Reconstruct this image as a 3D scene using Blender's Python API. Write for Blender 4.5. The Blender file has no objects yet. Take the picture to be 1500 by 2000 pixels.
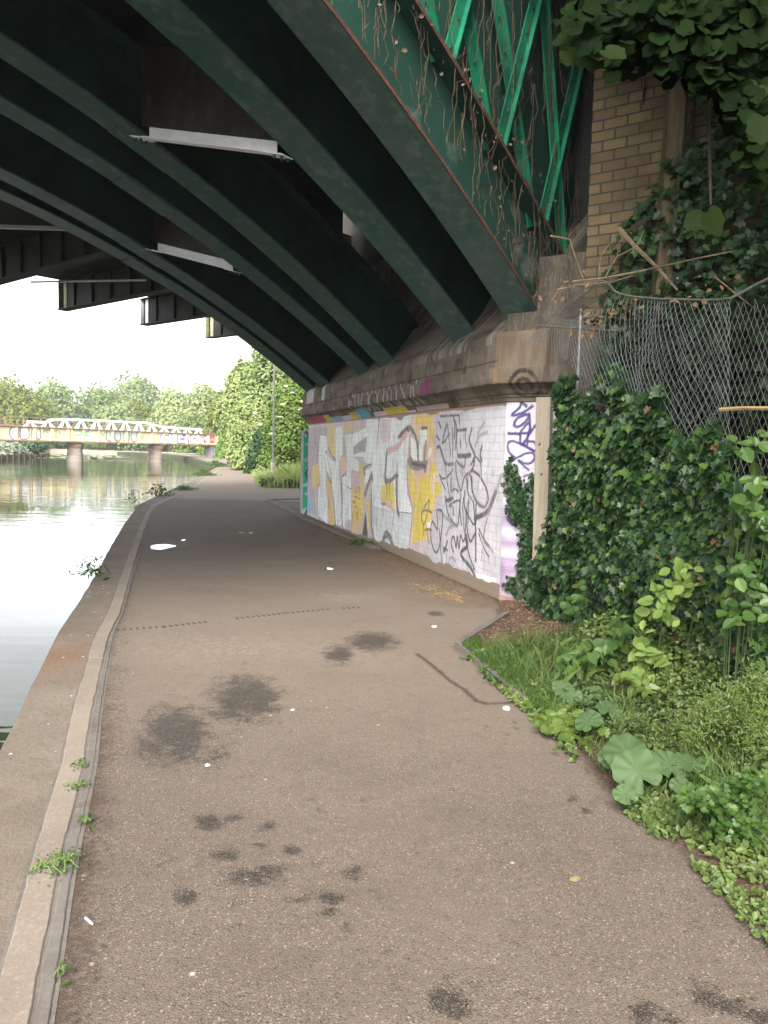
import bpy, math, random
import numpy as np
from math import radians, sin, cos, pi
random.seed(7); rng = np.random.default_rng(11)
S = bpy.context.scene; COL = S.collection
# ------------------------------------------------------------------ camera, sky, sun, exposure
HC = 1.65; F = 1502.0
p_ = math.atan((1000-876.5)/F); ph_ = math.atan(.024)
FW = np.array([0, cos(p_), -sin(p_)]); R0 = np.array([1., 0, 0]); U0 = np.array([0, sin(p_), cos(p_)])
RT = cos(ph_)*R0+sin(ph_)*U0; UP = -sin(ph_)*R0+cos(ph_)*U0
cd = bpy.data.cameras.new('camera'); cam = bpy.data.objects.new('camera', cd); COL.objects.link(cam)
from mathutils import Matrix, Vector
M = Matrix([[RT[0], UP[0], -FW[0], 0], [RT[1], UP[1], -FW[1], 0], [RT[2], UP[2], -FW[2], HC], [0, 0, 0, 1]])
cam.matrix_world = M
cd.sensor_fit = 'VERTICAL'; cd.sensor_height = 24; cd.lens = F/2000*24; cd.clip_start = .05; cd.clip_end = 3000
S.camera = cam
SUN_EL, SUN_AZ = 40, 192
w = bpy.data.worlds.new('World'); S.world = w; w.use_nodes = True
nt = w.node_tree; bg = nt.nodes['Background']
sk = nt.nodes.new('ShaderNodeTexSky'); sk.sky_type = 'NISHITA'; sk.sun_disc = False
sk.sun_elevation = radians(SUN_EL); sk.sun_rotation = radians(SUN_AZ); sk.dust_density = 3
hs = nt.nodes.new('ShaderNodeHueSaturation'); hs.inputs['Saturation'].default_value = .16
nt.links.new(sk.outputs[0], hs.inputs['Color'])
tc = nt.nodes.new('ShaderNodeTexCoord'); mp = nt.nodes.new('ShaderNodeMapping'); mp.inputs['Scale'].default_value = (1.2, 1.2, 3.5)
nz = nt.nodes.new('ShaderNodeTexNoise'); nz.inputs['Scale'].default_value = 1.6; nz.inputs['Detail'].default_value = 5
nt.links.new(tc.outputs['Generated'], mp.inputs[0]); nt.links.new(mp.outputs[0], nz.inputs['Vector'])
rp = nt.nodes.new('ShaderNodeMapRange'); rp.inputs[1].default_value = .35; rp.inputs[2].default_value = .7
rp.inputs[3].default_value = .78; rp.inputs[4].default_value = 1.2; nt.links.new(nz.outputs[0], rp.inputs[0])
mu = nt.nodes.new('ShaderNodeVectorMath'); mu.operation = 'SCALE'
nt.links.new(hs.outputs[0], mu.inputs[0]); nt.links.new(rp.outputs[0], mu.inputs['Scale'])
nt.links.new(mu.outputs[0], bg.inputs[0]); bg.inputs[1].default_value = .15
sd = bpy.data.lights.new('sun', 'SUN'); sd.energy = 1.0; sd.angle = radians(30); sd.color = (1, .95, .88)
so = bpy.data.objects.new('sun', sd); COL.objects.link(so)
so.rotation_euler = (radians(90-SUN_EL), 0, radians(180-SUN_AZ)); so.location = (0, 0, 30)
S.view_settings.view_transform = 'Standard'; S.view_settings.look = 'None'; S.view_settings.exposure = 2.33; S.view_settings.gamma = 1
S.render.engine = 'CYCLES'; S.cycles.use_denoising = True; S.cycles.max_bounces = 8; S.cycles.diffuse_bounces = 4
S.cycles.glossy_bounces = 3; S.cycles.transmission_bounces = 3; S.cycles.sample_clamp_indirect = 10

# ------------------------------------------------------------------ photo pixel -> real point helpers
CO = np.array([0, 0, HC])
def ray(x, y): return FW*F+RT*(x-750)+UP*(1000-y)
def gnd(x, y, z=0.0):
    d = ray(x, y); return CO+d*((z-HC)/d[2])
def vpl(x, y, P, h):
    d = ray(x, y); n = np.array([cos(h), -sin(h), 0]); t = n@(np.array([P[0], P[1], 0])-[0, 0, 0])/(n@d); return CO+d*t
def atY(x, y, Y):
    d = ray(x, y); return CO+d*(Y/d[1])
def lin(r, g, b, k=1.0):
    o = []
    for v in (r, g, b):
        v /= 255; o.append(min(.9, k*(v/12.92 if v <= .04045 else ((v+.055)/1.055)**2.4)))
    return np.array(o)
AX = radians(40); N2 = np.array([cos(AX), -sin(AX)]); D2 = -np.array([sin(AX), cos(AX)])
def BR(c, s, z): q = N2*c+D2*s; return np.array([q[0], q[1], z])
W0 = np.array([1.307, 8.466, 0]); WH = radians(-17.51); WD = np.array([sin(WH), cos(WH), 0]); WN = np.array([-cos(WH), sin(WH), 0])*1.0
WN = np.array([-WD[1], WD[0], 0])
WL = 10.5; ZT = 2.19

# ------------------------------------------------------------------ objects
def T(o, label=None, cat=None, group=None, kind=None):
    if label: o['label'] = label
    if cat: o['category'] = cat
    if group: o['group'] = group
    if kind: o['kind'] = kind
    return o
def empty(name, loc, label, cat, group=None, rz=0):
    o = bpy.data.objects.new(name, None); COL.objects.link(o); o.location = loc; o.rotation_euler = (0, 0, rz); o.empty_display_size = .2
    return T(o, label, cat, group)
def mk(name, V, Fc, mat, parent=None, attrs=None, smooth=False, keep=True):
    """one mesh object in world coordinates; parent must be unrotated or handled through its inverse"""
    V = np.asarray(V, dtype=np.float32).reshape(-1, 3)
    me = bpy.data.meshes.new(name)
    me.vertices.add(len(V)); me.vertices.foreach_set('co', V.ravel())
    if isinstance(Fc, np.ndarray):
        tot = np.full(len(Fc), Fc.shape[1], dtype=np.int32); flat = Fc.ravel().astype(np.int32)
    else:
        tot = np.array([len(f) for f in Fc], dtype=np.int32); flat = np.fromiter((i for f in Fc for i in f), dtype=np.int32)
    st = np.concatenate([[0], np.cumsum(tot)[:-1]]).astype(np.int32)
    me.loops.add(len(flat)); me.loops.foreach_set('vertex_index', flat)
    me.polygons.add(len(tot)); me.polygons.foreach_set('loop_start', st); me.polygons.foreach_set('loop_total', tot)
    me.update(calc_edges=True)
    me.polygons.foreach_set('use_smooth', np.full(len(tot), bool(smooth)))
    for k, a in (attrs or {}).items():
        a = np.asarray(a, dtype=np.float32)
        if a.ndim == 2:
            at = me.color_attributes.new(k, 'FLOAT_COLOR', 'POINT'); at.data.foreach_set('color', np.hstack([a, np.ones((len(a), 1))]).astype(np.float32).ravel())
        else:
            at = me.attributes.new(k, 'FLOAT', 'POINT'); at.data.foreach_set('value', a)
    me.materials.append(mat)
    o = bpy.data.objects.new(name, me); COL.objects.link(o)
    if parent is not None:
        o.parent = parent
        if keep: o.matrix_parent_inverse = wm(parent).inverted()
    return o
def wm(o):
    m = o.matrix_basis.copy()
    if o.parent: m = wm(o.parent) @ o.matrix_parent_inverse @ m
    return m
class MB:
    def __init__(s): s.V = []; s.F = []; s.K = []
    def add(s, V, Fc):
        k = len(s.V); s.K.append((k, len(s.F))); s.V += [tuple(v) for v in V]; s.F += [tuple(i+k for i in f) for f in Fc]; return s
    def box(s, a, b):
        (x0, y0, z0), (x1, y1, z1) = a, b
        return s.hexa([(x0, y0, z0), (x1, y0, z0), (x1, y1, z0), (x0, y1, z0), (x0, y0, z1), (x1, y0, z1), (x1, y1, z1), (x0, y1, z1)])
    def hexa(s, P): return s.add(P, [(0, 3, 2, 1), (4, 5, 6, 7), (0, 1, 5, 4), (1, 2, 6, 5), (2, 3, 7, 6), (3, 0, 4, 7)])
    def bar(s, a, b, wv, hv):
        a, b, wv, hv = map(np.asarray, (a, b, wv, hv)); wv = wv/2; hv = hv/2
        return s.hexa([a-wv-hv, a+wv-hv, a+wv+hv, a-wv+hv, b-wv-hv, b+wv-hv, b+wv+hv, b-wv+hv])
    def tube(s, pts, r, n=6, cap=True):
        pts = [np.asarray(p, float) for p in pts]; rs = r if hasattr(r, '__len__') else [r]*len(pts)
        V = []; ref = None
        for i, p in enumerate(pts):
            t = pts[min(i+1, len(pts)-1)]-pts[max(i-1, 0)]; t = t/(np.linalg.norm(t)+1e-9)
            if ref is None:
                ref = np.array([0, 0, 1.]) if abs(t[2]) < .9 else np.array([1., 0, 0])
            u = np.cross(t, ref); u /= (np.linalg.norm(u)+1e-9); v = np.cross(t, u); ref = np.cross(u, t)
            for k in range(n): a = 2*pi*k/n; V.append(p+rs[i]*(cos(a)*u+sin(a)*v))
        Fc = [(i*n+k, i*n+(k+1) % n, (i+1)*n+(k+1) % n, (i+1)*n+k) for i in range(len(pts)-1) for k in range(n)]
        if cap: Fc += [tuple(range(n))[::-1], tuple((len(pts)-1)*n+k for k in range(n))]
        return s.add(V, Fc)
    def lathe(s, c, prof, n=24):
        V = []; m = len(prof)
        for r, z in prof:
            for k in range(n): a = 2*pi*k/n; V.append((c[0]+r*cos(a), c[1]+r*sin(a), c[2]+z))
        Fc = [(i*n+k, i*n+(k+1) % n, (i+1)*n+(k+1) % n, (i+1)*n+k) for i in range(m-1) for k in range(n)]
        Fc += [tuple(range(n))[::-1], tuple((m-1)*n+k for k in range(n))]
        return s.add(V, Fc)
    def each(s, name, mat, parent):
        K = s.K+[(len(s.V), len(s.F))]
        for (a, f), (b2, g) in zip(K[:-1], K[1:]): mk(name, s.V[a:b2], [tuple(i-a for i in q) for q in s.F[f:g]], mat, parent)
    def build(s, name, mat, parent=None, smooth=False, attrs=None): return mk(name, s.V, s.F, mat, parent, attrs, smooth)

# numpy value noise
def vnoise(x, y, seed=0):
    xi = np.floor(x).astype(np.int64); yi = np.floor(y).astype(np.int64); fx = x-xi; fy = y-yi
    fx = fx*fx*(3-2*fx); fy = fy*fy*(3-2*fy)
    def h(a, b):
        n = (a*374761393+b*668265263+seed*974711) & 0x7fffffff; n = ((n ^ (n >> 13))*1274126177) & 0x7fffffff
        return ((n ^ (n >> 16)) & 0xffff)/65535.
    return (h(xi, yi)*(1-fx)+h(xi+1, yi)*fx)*(1-fy)+(h(xi, yi+1)*(1-fx)+h(xi+1, yi+1)*fx)*fy
def fbm(x, y, seed=0, o=3):
    r = 0; a = .5
    for k in range(o): r = r+a*vnoise(x*2**k, y*2**k, seed+k*17); a /= 2
    return r/(1-.5**o)

# ------------------------------------------------------------------ materials
def nm(name, rough=.8, spec=.3, metal=0):
    m = bpy.data.materials.new(name); m.use_nodes = True; n = m.node_tree.nodes; b = n['Principled BSDF']
    b.inputs['Roughness'].default_value = rough; b.inputs['Specular IOR Level'].default_value = spec; b.inputs['Metallic'].default_value = metal
    return m, m.node_tree, b
def nd(t, typ, **k):
    n = t.nodes.new(typ)
    for a, v in k.items(): setattr(n, a, v)
    return n
def coord(t, scale=(1, 1, 1), obj=True):
    c = nd(t, 'ShaderNodeTexCoord'); mpp = nd(t, 'ShaderNodeMapping'); mpp.inputs['Scale'].default_value = scale
    t.links.new(c.outputs['Object'], mpp.inputs[0]); return mpp.outputs[0]
def noise(t, vec, sc, det=4, rough=.55, dist=0):
    n = nd(t, 'ShaderNodeTexNoise'); n.inputs['Scale'].default_value = sc; n.inputs['Detail'].default_value = det
    n.inputs['Roughness'].default_value = rough; n.inputs['Distortion'].default_value = dist; t.links.new(vec, n.inputs['Vector']); return n.outputs[0]
def rampf(t, f, a, b, lo=0., hi=1.):
    n = nd(t, 'ShaderNodeMapRange'); n.clamp = True
    for i, v in ((1, a), (2, b), (3, lo), (4, hi)): n.inputs[i].default_value = v
    t.links.new(f, n.inputs[0]); return n.outputs[0]
def mix(t, f, a, b, mode='MIX'):
    n = nd(t, 'ShaderNodeMix', data_type='RGBA', blend_type=mode)
    if hasattr(f, 'links'): t.links.new(f, n.inputs[0])
    else: n.inputs[0].default_value = f
    for i, v in ((6, a), (7, b)):
        if hasattr(v, 'links'): t.links.new(v, n.inputs[i])
        else: n.inputs[i].default_value = (*v, 1)
    return n.outputs[2]
def bump(t, b, f, st=.3, dist=.01, prev=None):
    n = nd(t, 'ShaderNodeBump'); n.inputs['Strength'].default_value = st; n.inputs['Distance'].default_value = dist
    t.links.new(f, n.inputs['Height'])
    if prev is not None: t.links.new(prev, n.inputs['Normal'])
    t.links.new(n.outputs[0], b.inputs['Normal']); return n.outputs[0]
def mat(name, base, dark=None, light=None, sc=3, rough=.8, spec=.3, metal=0, vec=(1, 1, 1), bmp=.2, bsc=60, bd=.005, lo=.4, hi=.65, sc2=25):
    """weathered surface: base colour, larger patches of 'dark', finer patches of 'light', fine bump"""
    m, t, b = nm(name, rough, spec, metal); v = coord(t, vec)
    c = None
    base = tuple(base); dark = tuple(np.array(base)*.6) if dark is None else tuple(dark); light = tuple(np.minimum(1, np.array(base)*1.35)) if light is None else tuple(light)
    c = mix(t, rampf(t, noise(t, v, sc, 6, .6), lo, hi), base, dark)
    c = mix(t, rampf(t, noise(t, v, sc2, 5, .65), .5, .75, 0, .8), c, light)
    t.links.new(c, b.inputs['Base Color'])
    if bmp: bump(t, b, noise(t, v, bsc, 4), bmp, bd)
    return m
def leafmat(name, a, b_, rough=.45, spec=.4, tr=.3):
    m, t, b = nm(name, rough, spec); at = nd(t, 'ShaderNodeAttribute', attribute_name='tint')
    c = mix(t, at.outputs['Fac'], a, b_); t.links.new(c, b.inputs['Base Color'])
    tl = nd(t, 'ShaderNodeBsdfTranslucent'); ms = nd(t, 'ShaderNodeMixShader'); ms.inputs[0].default_value = tr
    c2 = mix(t, 1.0, c, (1.0, 1.0, .55), 'MULTIPLY'); t.links.new(c2, tl.inputs['Color'])
    t.links.new(b.outputs[0], ms.inputs[1]); t.links.new(tl.outputs[0], ms.inputs[2]); t.links.new(ms.outputs[0], t.nodes['Material Output'].inputs[0]); return m

def paintmat(name, rough=.55, brick=True, peel=True, streak=0.0, bw=.23, bh=.092, mort=.35, bumpd=.006, wave=False):
    """surface whose pigment is a colour attribute 'paint', over brick relief, chipped in small specks"""
    m, t, b = nm(name, rough, .35); at = nd(t, 'ShaderNodeAttribute', attribute_name='paint'); c = at.outputs['Color']
    v = coord(t)
    nrm = None; h = noise(t, v, 45, 4)
    if brick:
        sp = nd(t, 'ShaderNodeSeparateXYZ'); t.links.new(v, sp.inputs[0]); cb = nd(t, 'ShaderNodeCombineXYZ')
        t.links.new(sp.outputs[0], cb.inputs[0]); t.links.new(sp.outputs[2], cb.inputs[1])
        bk = nd(t, 'ShaderNodeTexBrick'); t.links.new(cb.outputs[0], bk.inputs['Vector']); bk.inputs['Scale'].default_value = 1
        bk.inputs['Brick Width'].default_value = bw; bk.inputs['Row Height'].default_value = bh; bk.inputs['Mortar Size'].default_value = .007
        bk.inputs['Mortar Smooth'].default_value = .3
        vn = noise(t, v, 9, 3)
        mk_ = nd(t, 'ShaderNodeMath', operation='MULTIPLY'); t.links.new(bk.outputs['Fac'], mk_.inputs[0]); t.links.new(rampf(t, vn, .35, .65, .1, 1), mk_.inputs[1])
        c = mix(t, rampf(t, mk_.outputs[0], 0, 1, 0, mort), c, (.10, .085, .075))
        inv = nd(t, 'ShaderNodeMath', operation='MULTIPLY_ADD'); t.links.new(bk.outputs['Fac'], inv.inputs[0]); inv.inputs[1].default_value = -1.; inv.inputs[2].default_value = 1.
        nrm = bump(t, b, inv.outputs[0], .55, bumpd)
    if peel:
        vp = coord(t, (60, 60, 22)); sp_ = noise(t, vp, 1.0, 3, .6); big = noise(t, v, 2.3, 3)
        ad = nd(t, 'ShaderNodeMath', operation='ADD'); t.links.new(sp_, ad.inputs[0]); t.links.new(rampf(t, big, .3, .7, -.09, .05), ad.inputs[1])
        c = mix(t, rampf(t, ad.outputs[0], .615, .66, 0, .75), c, (.13, .11, .10))
    c = mix(t, rampf(t, noise(t, coord(t, (6, 6, 1.2)), 1.6, 5, .65), .45, .8, 0, .35+streak), c, (.16, .145, .13))
    t.links.new(c, b.inputs['Base Color'])
    bump(t, b, h, .5, .004, nrm); return m

G_DARK = mat('rib_green_paint', (.026, .086, .062), (.060, .098, .090), (.15, .19, .18), sc=2.2, rough=.38, spec=.5, bmp=.3, bsc=14, bd=.01, sc2=7)
G_WEB = mat('web_green_paint', (.010, .044, .031), (.006, .018, .014), (.035, .042, .036), sc=1.1, rough=.65, spec=.2, bmp=.3, bsc=9, bd=.01, sc2=5)
G_PALE = mat('worn_green_paint', (.010, .050, .034), (.13, .15, .135), (.05, .035, .025), sc=1.6, rough=.6, lo=.57, hi=.68, bmp=.3)
G_BRIGHT = mat('bright_green_paint', (.006, .16, .078), (.005, .07, .04), (.035, .10, .06), sc=2, rough=.45, bmp=.15)
RUST = mat('rusty_edge', (.085, .030, .018), (.03, .025, .018), (.13, .07, .04), sc=8, rough=.9)
BROWNST = mat('brown_steel', (.034, .028, .027), (.018, .014, .013), (.07, .06, .055), sc=2, rough=.7, vec=(1, 1, .35), sc2=9)
PALEST = mat('pale_stiffener_paint', (.36, .36, .2), (.2, .19, .12), (.5, .5, .36), sc=6, rough=.7)
WHITEST = mat('white_steel', (.84, .85, .86), (.74, .74, .76), (.88, .88, .88), sc=4, rough=.4, spec=.5, bmp=.05)
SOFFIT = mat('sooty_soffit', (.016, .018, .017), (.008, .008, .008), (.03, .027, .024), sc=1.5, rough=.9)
BOLTM = mat('bolt_steel', (.03, .06, .05), rough=.6)
STRAWM = mat('dry_stalks', (.075, .05, .028), (.03, .02, .012), (.13, .10, .06), sc=20, rough=.9, bmp=0)
TIMBER = mat('sawn_timber', (.235, .20, .15), (.17, .14, .10), (.29, .255, .20), sc=2.5, rough=.75, vec=(9, 9, .8), sc2=12)
OLDTIM = mat('old_timber', (.085, .065, .036), (.045, .035, .02), (.13, .10, .06), sc=2.5, rough=.85, vec=(9, 9, .7), sc2=12)
GALV = mat('galvanised_steel', (.19, .20, .205), (.13, .13, .13), (.27, .28, .285), sc=14, rough=.5, metal=.4)
WIREM = mat('chain_link_wire', (.20, .22, .21), (.11, .11, .10), (.27, .29, .28), sc=5, rough=.5, metal=.2, bmp=0)
BARK = mat('bark', (.09, .07, .05), (.05, .04, .03), (.15, .12, .09), sc=6, rough=.95, vec=(3, 3, .6), bmp=.6, bsc=12, bd=.03)
CONC = mat('quay_concrete', (.22, .175, .135), (.13, .10, .075), (.33, .28, .225), sc=1.3, rough=.85, bmp=.7, bsc=70, bd=.006, sc2=40)
KERBM = mat('pale_kerb_stone', (.215, .178, .14), (.165, .135, .105), (.27, .23, .19), sc=1.2, rough=.8, bmp=.5, bsc=60, bd=.005, sc2=55)
GREYK = mat('grey_edging', (.13, .115, .10), (.095, .08, .07), (.17, .155, .135), sc=4, rough=.85, bmp=.4, bsc=80, bd=.004)
SOIL = mat('soil', (.105, .062, .042), (.05, .03, .022), (.26, .17, .10), sc=5, rough=1, bmp=1, bsc=45, bd=.02, sc2=60)
GRND = mat('bank_ground', (.05, .065, .025), (.035, .03, .018), (.09, .085, .04), sc=1, rough=1, bmp=.6, bsc=20, bd=.03)
BED = mat('river_bed', (.03, .03, .02), rough=1, bmp=0)
LITTER = mat('white_scrap', (.8, .8, .8), (.7, .7, .7), (.85, .85, .85), rough=.6, bmp=0)
BLACKM = mat('dark_slot', (.012, .011, .01), rough=.9, bmp=0)
YELLOWB = None
CREAM_STONE = mat('pier_stone', (.33, .27, .22), (.22, .17, .13), (.45, .4, .35), sc=1.2, rough=.9, vec=(.4, .4, 2))
RUSTDK = mat('faded_rust', (.30, .20, .14), (.22, .13, .09), (.40, .30, .22), rough=.9)

# ------------------------------------------------------------------ SETTING: water, banks, quay, path
def poly(name, pts, z, m, kind='structure', skirt=None):
    V = [(x, y, z) for x, y in pts]; n = len(pts); Fc = [tuple(range(n))]
    if skirt is not None:
        V += [(x, y, skirt) for x, y in pts]; Fc += [(i, n+i, n+(i+1) % n, (i+1) % n) for i in range(n)]
    me = bpy.data.meshes.new(name); me.from_pydata([tuple(map(float, v)) for v in V], [], Fc); me.materials.append(m)
    o = bpy.data.objects.new(name, me); COL.objects.link(o); return T(o, kind=kind)
WATERZ = -.5
# water material: long ripples, finer ones near
wmat, t, b = nm('river_water', .025, .5); b.inputs['IOR'].default_value = 1.33; b.inputs['Base Color'].default_value = (.030, .036, .020, 1)
v1 = coord(t, (.55, 1.6, 1)); v2 = coord(t, (1.6, 4.5, 1))
n1 = noise(t, v1, .9, 3, .5, .4); n2 = noise(t, v2, 1.0, 2, .5)
ad = nd(t, 'ShaderNodeMath', operation='MULTIPLY_ADD'); t.links.new(n2, ad.inputs[0]); ad.inputs[1].default_value = .28; t.links.new(n1, ad.inputs[2])
amp = rampf(t, noise(t, coord(t, (.05, .09, 1)), 1.0, 3), .38, .62, .12, .75)
bn = nd(t, 'ShaderNodeBump'); bn.inputs['Distance'].default_value = .022; t.links.new(amp, bn.inputs['Strength']); t.links.new(ad.outputs[0], bn.inputs['Height']); t.links.new(bn.outputs[0], b.inputs['Normal'])
poly('water', [(-600, -150), (200, -150), (200, 900), (-600, 900)], WATERZ, wmat)
poly('ground', [(-950, -350), (950, -350), (950, 950), (-950, 950)], -1.6, BED)
# quay outer edge traced on the ground plane, then behind the camera
edge_px = [(0, 1473), (30, 1413), (60, 1343), (100, 1260), (113, 1237), (147, 1187), (187, 1123), (213, 1073), (243, 1023), (263, 997), (281, 980), (310, 967), (345, 952), (388, 933), (430, 908)]
kl_px = [(0, 1913), (57, 1700), (95, 1590), (124, 1485), (138, 1400), (172, 1300), (192, 1240), (210, 1200), (247, 1100), (260, 1060), (272, 1030), (284, 1002), (300, 984), (317, 976), (343, 967), (372, 953), (434, 911)]
kr_px = [(78, 1913), (113, 1700), (143, 1590), (167, 1485), (177, 1400), (200, 1300), (213, 1240), (235, 1200), (262, 1100), (275, 1060), (284, 1030), (295, 1000), (310, 986), (330, 975), (350, 968), (379, 953), (439, 911)]
kg_px = [(115, 1913), (143, 1700), (168, 1590), (190, 1485), (195, 1400), (213, 1300), (223, 1240), (243, 1200), (268, 1100), (280, 1060), (287, 1030)]
def curve(pxs, back):
    P = [gnd(*q)[:2] for q in pxs]; P = sorted([tuple(p) for p in P]+back, key=lambda q: q[1]); return np.array(P)
EDGE = curve(edge_px, [(-1.55, 2.2), (-1.0, 0.2), (1.0, -8)]); KL = curve(kl_px, [(-.62, .2), (1.4, -8)])
KR = curve(kr_px, [(-.44, .2), (1.58, -8)]); KG = curve(kg_px, [(-.36, .2), (1.66, -8)])
def xat(Cv, y): return np.interp(y, Cv[:, 1], Cv[:, 0])
ys = np.concatenate([np.arange(-8, 1.5, .5), np.arange(1.5, 20, .15), np.arange(20, 60, .8), [60, 63, 66, 68.0]])
def smooth(a, k=2):
    for _ in range(k): a[1:-1] = (a[:-2]+2*a[1:-1]+a[2:])/4
    return a
xe = smooth(xat(EDGE, ys), 6)+.015*(vnoise(ys*3, ys*0, 3)-.5); xl = smooth(xat(KL, ys), 5); xr = smooth(xat(KR, ys), 5); xg = smooth(xat(KG, ys), 5)
wv = lambda s: .008*(vnoise(ys*9, ys*0+s, 5)-.5)
xl = np.minimum(xl, xr-.12)+wv(1); xr = xr+wv(2); xe = np.minimum(xe, xl-.25)
xg = np.where(ys < 14.5, np.maximum(xg, xr+.035), xr+.02)
def strip(name, xa, xb, z, m, sides=None, nx=1, tag=True):
    V = []; Fc = []; n = len(ys); k = nx+1
    for i in range(n):
        for j in range(k): f = j/nx; V.append((xa[i]*(1-f)+xb[i]*f, ys[i], z))
    for i in range(n-1):
        for j in range(nx): a = i*k+j; Fc.append((a, a+1, a+1+k, a+k))
    for (xs_, zb) in (sides or []):
        o_ = len(V)
        for i in range(n): V += [(xs_[i], ys[i], z), (xs_[i], ys[i], zb)]
        Fc += [(o_+2*i, o_+2*i+1, o_+2*i+3, o_+2*i+2) for i in range(n-1)]
    o = mk(name, V, Fc, m)
    if tag: T(o, kind='structure')
    return o
# quay concrete with its own moss, rust stain and joints
qm, t, b = nm('mossy_quay', .85, .3); v = coord(t)
c = mix(t, rampf(t, noise(t, v, 1.1, 6, .6), .42, .62), (.165, .134, .105), (.120, .095, .072))
c = mix(t, rampf(t, noise(t, v, 5, 6, .7), .5, .72, 0, .75), c, (.105, .080, .05))
c = mix(t, rampf(t, noise(t, v, 120, 3, .7), .52, .7, 0, .7), c, (.27, .23, .185))
c = mix(t, rampf(t, noise(t, v, 60, 3, .7), .58, .7, 0, .7), c, (.06, .047, .037))
at = nd(t, 'ShaderNodeAttribute', attribute_name='stain'); c = mix(t, at.outputs['Fac'], c, (.19, .085, .038))
vo = nd(t, 'ShaderNodeTexVoronoi'); vo.inputs['Scale'].default_value = 14; t.links.new(v, vo.inputs['Vector']); sv = nd(t, 'ShaderNodeSeparateColor'); t.links.new(vo.outputs['Color'], sv.inputs[0])
mm = nd(t, 'ShaderNodeMath', operation='MULTIPLY'); t.links.new(rampf(t, vo.outputs['Distance'], .10, .17, 1, 0), mm.inputs[0]); t.links.new(rampf(t, sv.outputs[0], .86, .87), mm.inputs[1])
c = mix(t, mm.outputs[0], c, (.62, .58, .53))
t.links.new(c, b.inputs['Base Color']); nb = bump(t, b, noise(t, v, 25, 5, .7), .8, .012); bump(t, b, noise(t, v, 140, 3, .6), .6, .004, nb)
q = strip('quay_edge', xe, xl-.003, .0, qm, [(xe, -1.5)], nx=8)
co = np.zeros(len(q.data.vertices)*3); q.data.vertices.foreach_get('co', co); co = co.reshape(-1, 3)
rp0 = gnd(115, 1285); st = np.exp(-(((co[:, 0]-rp0[0])/.28)**2+((co[:, 1]-rp0[1])/.45)**2))*.45*(co[:, 2] > -.1)
a_ = q.data.attributes.new('stain', 'FLOAT', 'POINT'); a_.data.foreach_set('value', st.astype(np.float32))
# kerb stones: individual lengths with narrow joints
def kerb_run(name, xa, xb, z, m, L, gap=.012, y1=68):
    mb = MB(); y = -8.0
    def f(Xa, yy): return float(np.interp(yy, ys, Xa))
    while y < y1:
        l = L*(.9+.2*random.random()) if y < 20 else 4*L; yb = min(y+l, y1); k = max(1, int((yb-y)/(.06 if y < 9 else .45))); dz = random.uniform(-.003, .003)
        pts = np.linspace(y+gap/2, yb-gap/2, k+1); V = []; zt = z+dz
        for yy in pts: xa_, xb_ = f(xa, yy), f(xb, yy); e1_ = .010*float(vnoise(np.array([yy*23.]), np.array([1.]), 7)[0]); e2_ = .010*float(vnoise(np.array([yy*19.]), np.array([5.]), 8)[0]); V += [(xa_, yy, -.02), (xa_+.002+e1_*.5, yy, zt-.003), (xa_+.004+e1_, yy, zt), (xb_-.004-e2_, yy, zt), (xb_-.002-e2_*.5, yy, zt-.003), (xb_, yy, -.02)]
        mb.add(V, [(6*i+j, 6*i+6+j, 6*i+7+j, 6*i+1+j) for i in range(k) for j in range(5)]+[(0, 1, 2, 3, 4, 5), tuple(6*k+j for j in range(5, -1, -1))])
        y = yb
    return T(mb.build(name, m), kind='structure')
strip('kerb_bedding', xl-.01, xg+.01, .0005, GREYK)
kerb_run('kerb', xl, xr, .007, KERBM, 2.4, gap=.006)
kerb_run('kerb_edging', xr+.004, xg-.002, .005, GREYK, 1.6, gap=.006, y1=14.5)

# --- asphalt path: grid between the kerb and the right-hand boundary
RB = np.array([(3.2, -8), (2.2, 0), (1.5, 2.0), (1.40, 2.59), (1.37, 2.95), (1.18, 3.69), (1.12, 4.32), (.915, 5.2), (.656, 6.4), (.80, 6.75), (1.23, 7.6), (1.26, 8.3), (1.29, 8.5),
      (-1.80, 18.47), (-1.86, 18.6), (6.0, 18.62), (6.0, 30.4), (-4.45, 30.5), (-4.9, 31.0), (-5.6, 34), (-6.9, 41), (-9.7, 55), (-12.5, 69), (-16.5, 82), (-23, 105), (-34, 130)])
RB[17:, 0] += 0
py_ = np.concatenate([np.arange(-8, 1.6, .4), np.arange(1.6, 9, .025), np.arange(9, 19, .06), np.arange(19, 34, .3), np.arange(34, 69, 1.), np.arange(69, 131, 3.)])
nx = 150; PL = np.interp(py_, ys, xg-.004); far = py_ > 68
leftfar = np.array([(-15.2, 68), (-20.5, 85), (-27.5, 107), (-39, 130)])
PL = np.where(far, np.interp(py_, leftfar[:, 1], leftfar[:, 0]), PL)
PR = np.interp(py_, RB[:, 1], RB[:, 0]); PR = PR+np.where(py_ < 6.3, .05*(vnoise(py_*5, py_*0, 8)-.5)+.02*(vnoise(py_*17, py_*0, 9)-.5), 0)
fx = np.linspace(0, 1, nx); PX = PL[:, None]*(1-fx)+PR[:, None]*fx; PY = np.repeat(py_[:, None], nx, 1)
X = PX.ravel(); Y = PY.ravel()
wet = np.zeros(len(X)); crumbs = np.zeros(len(X))
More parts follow.
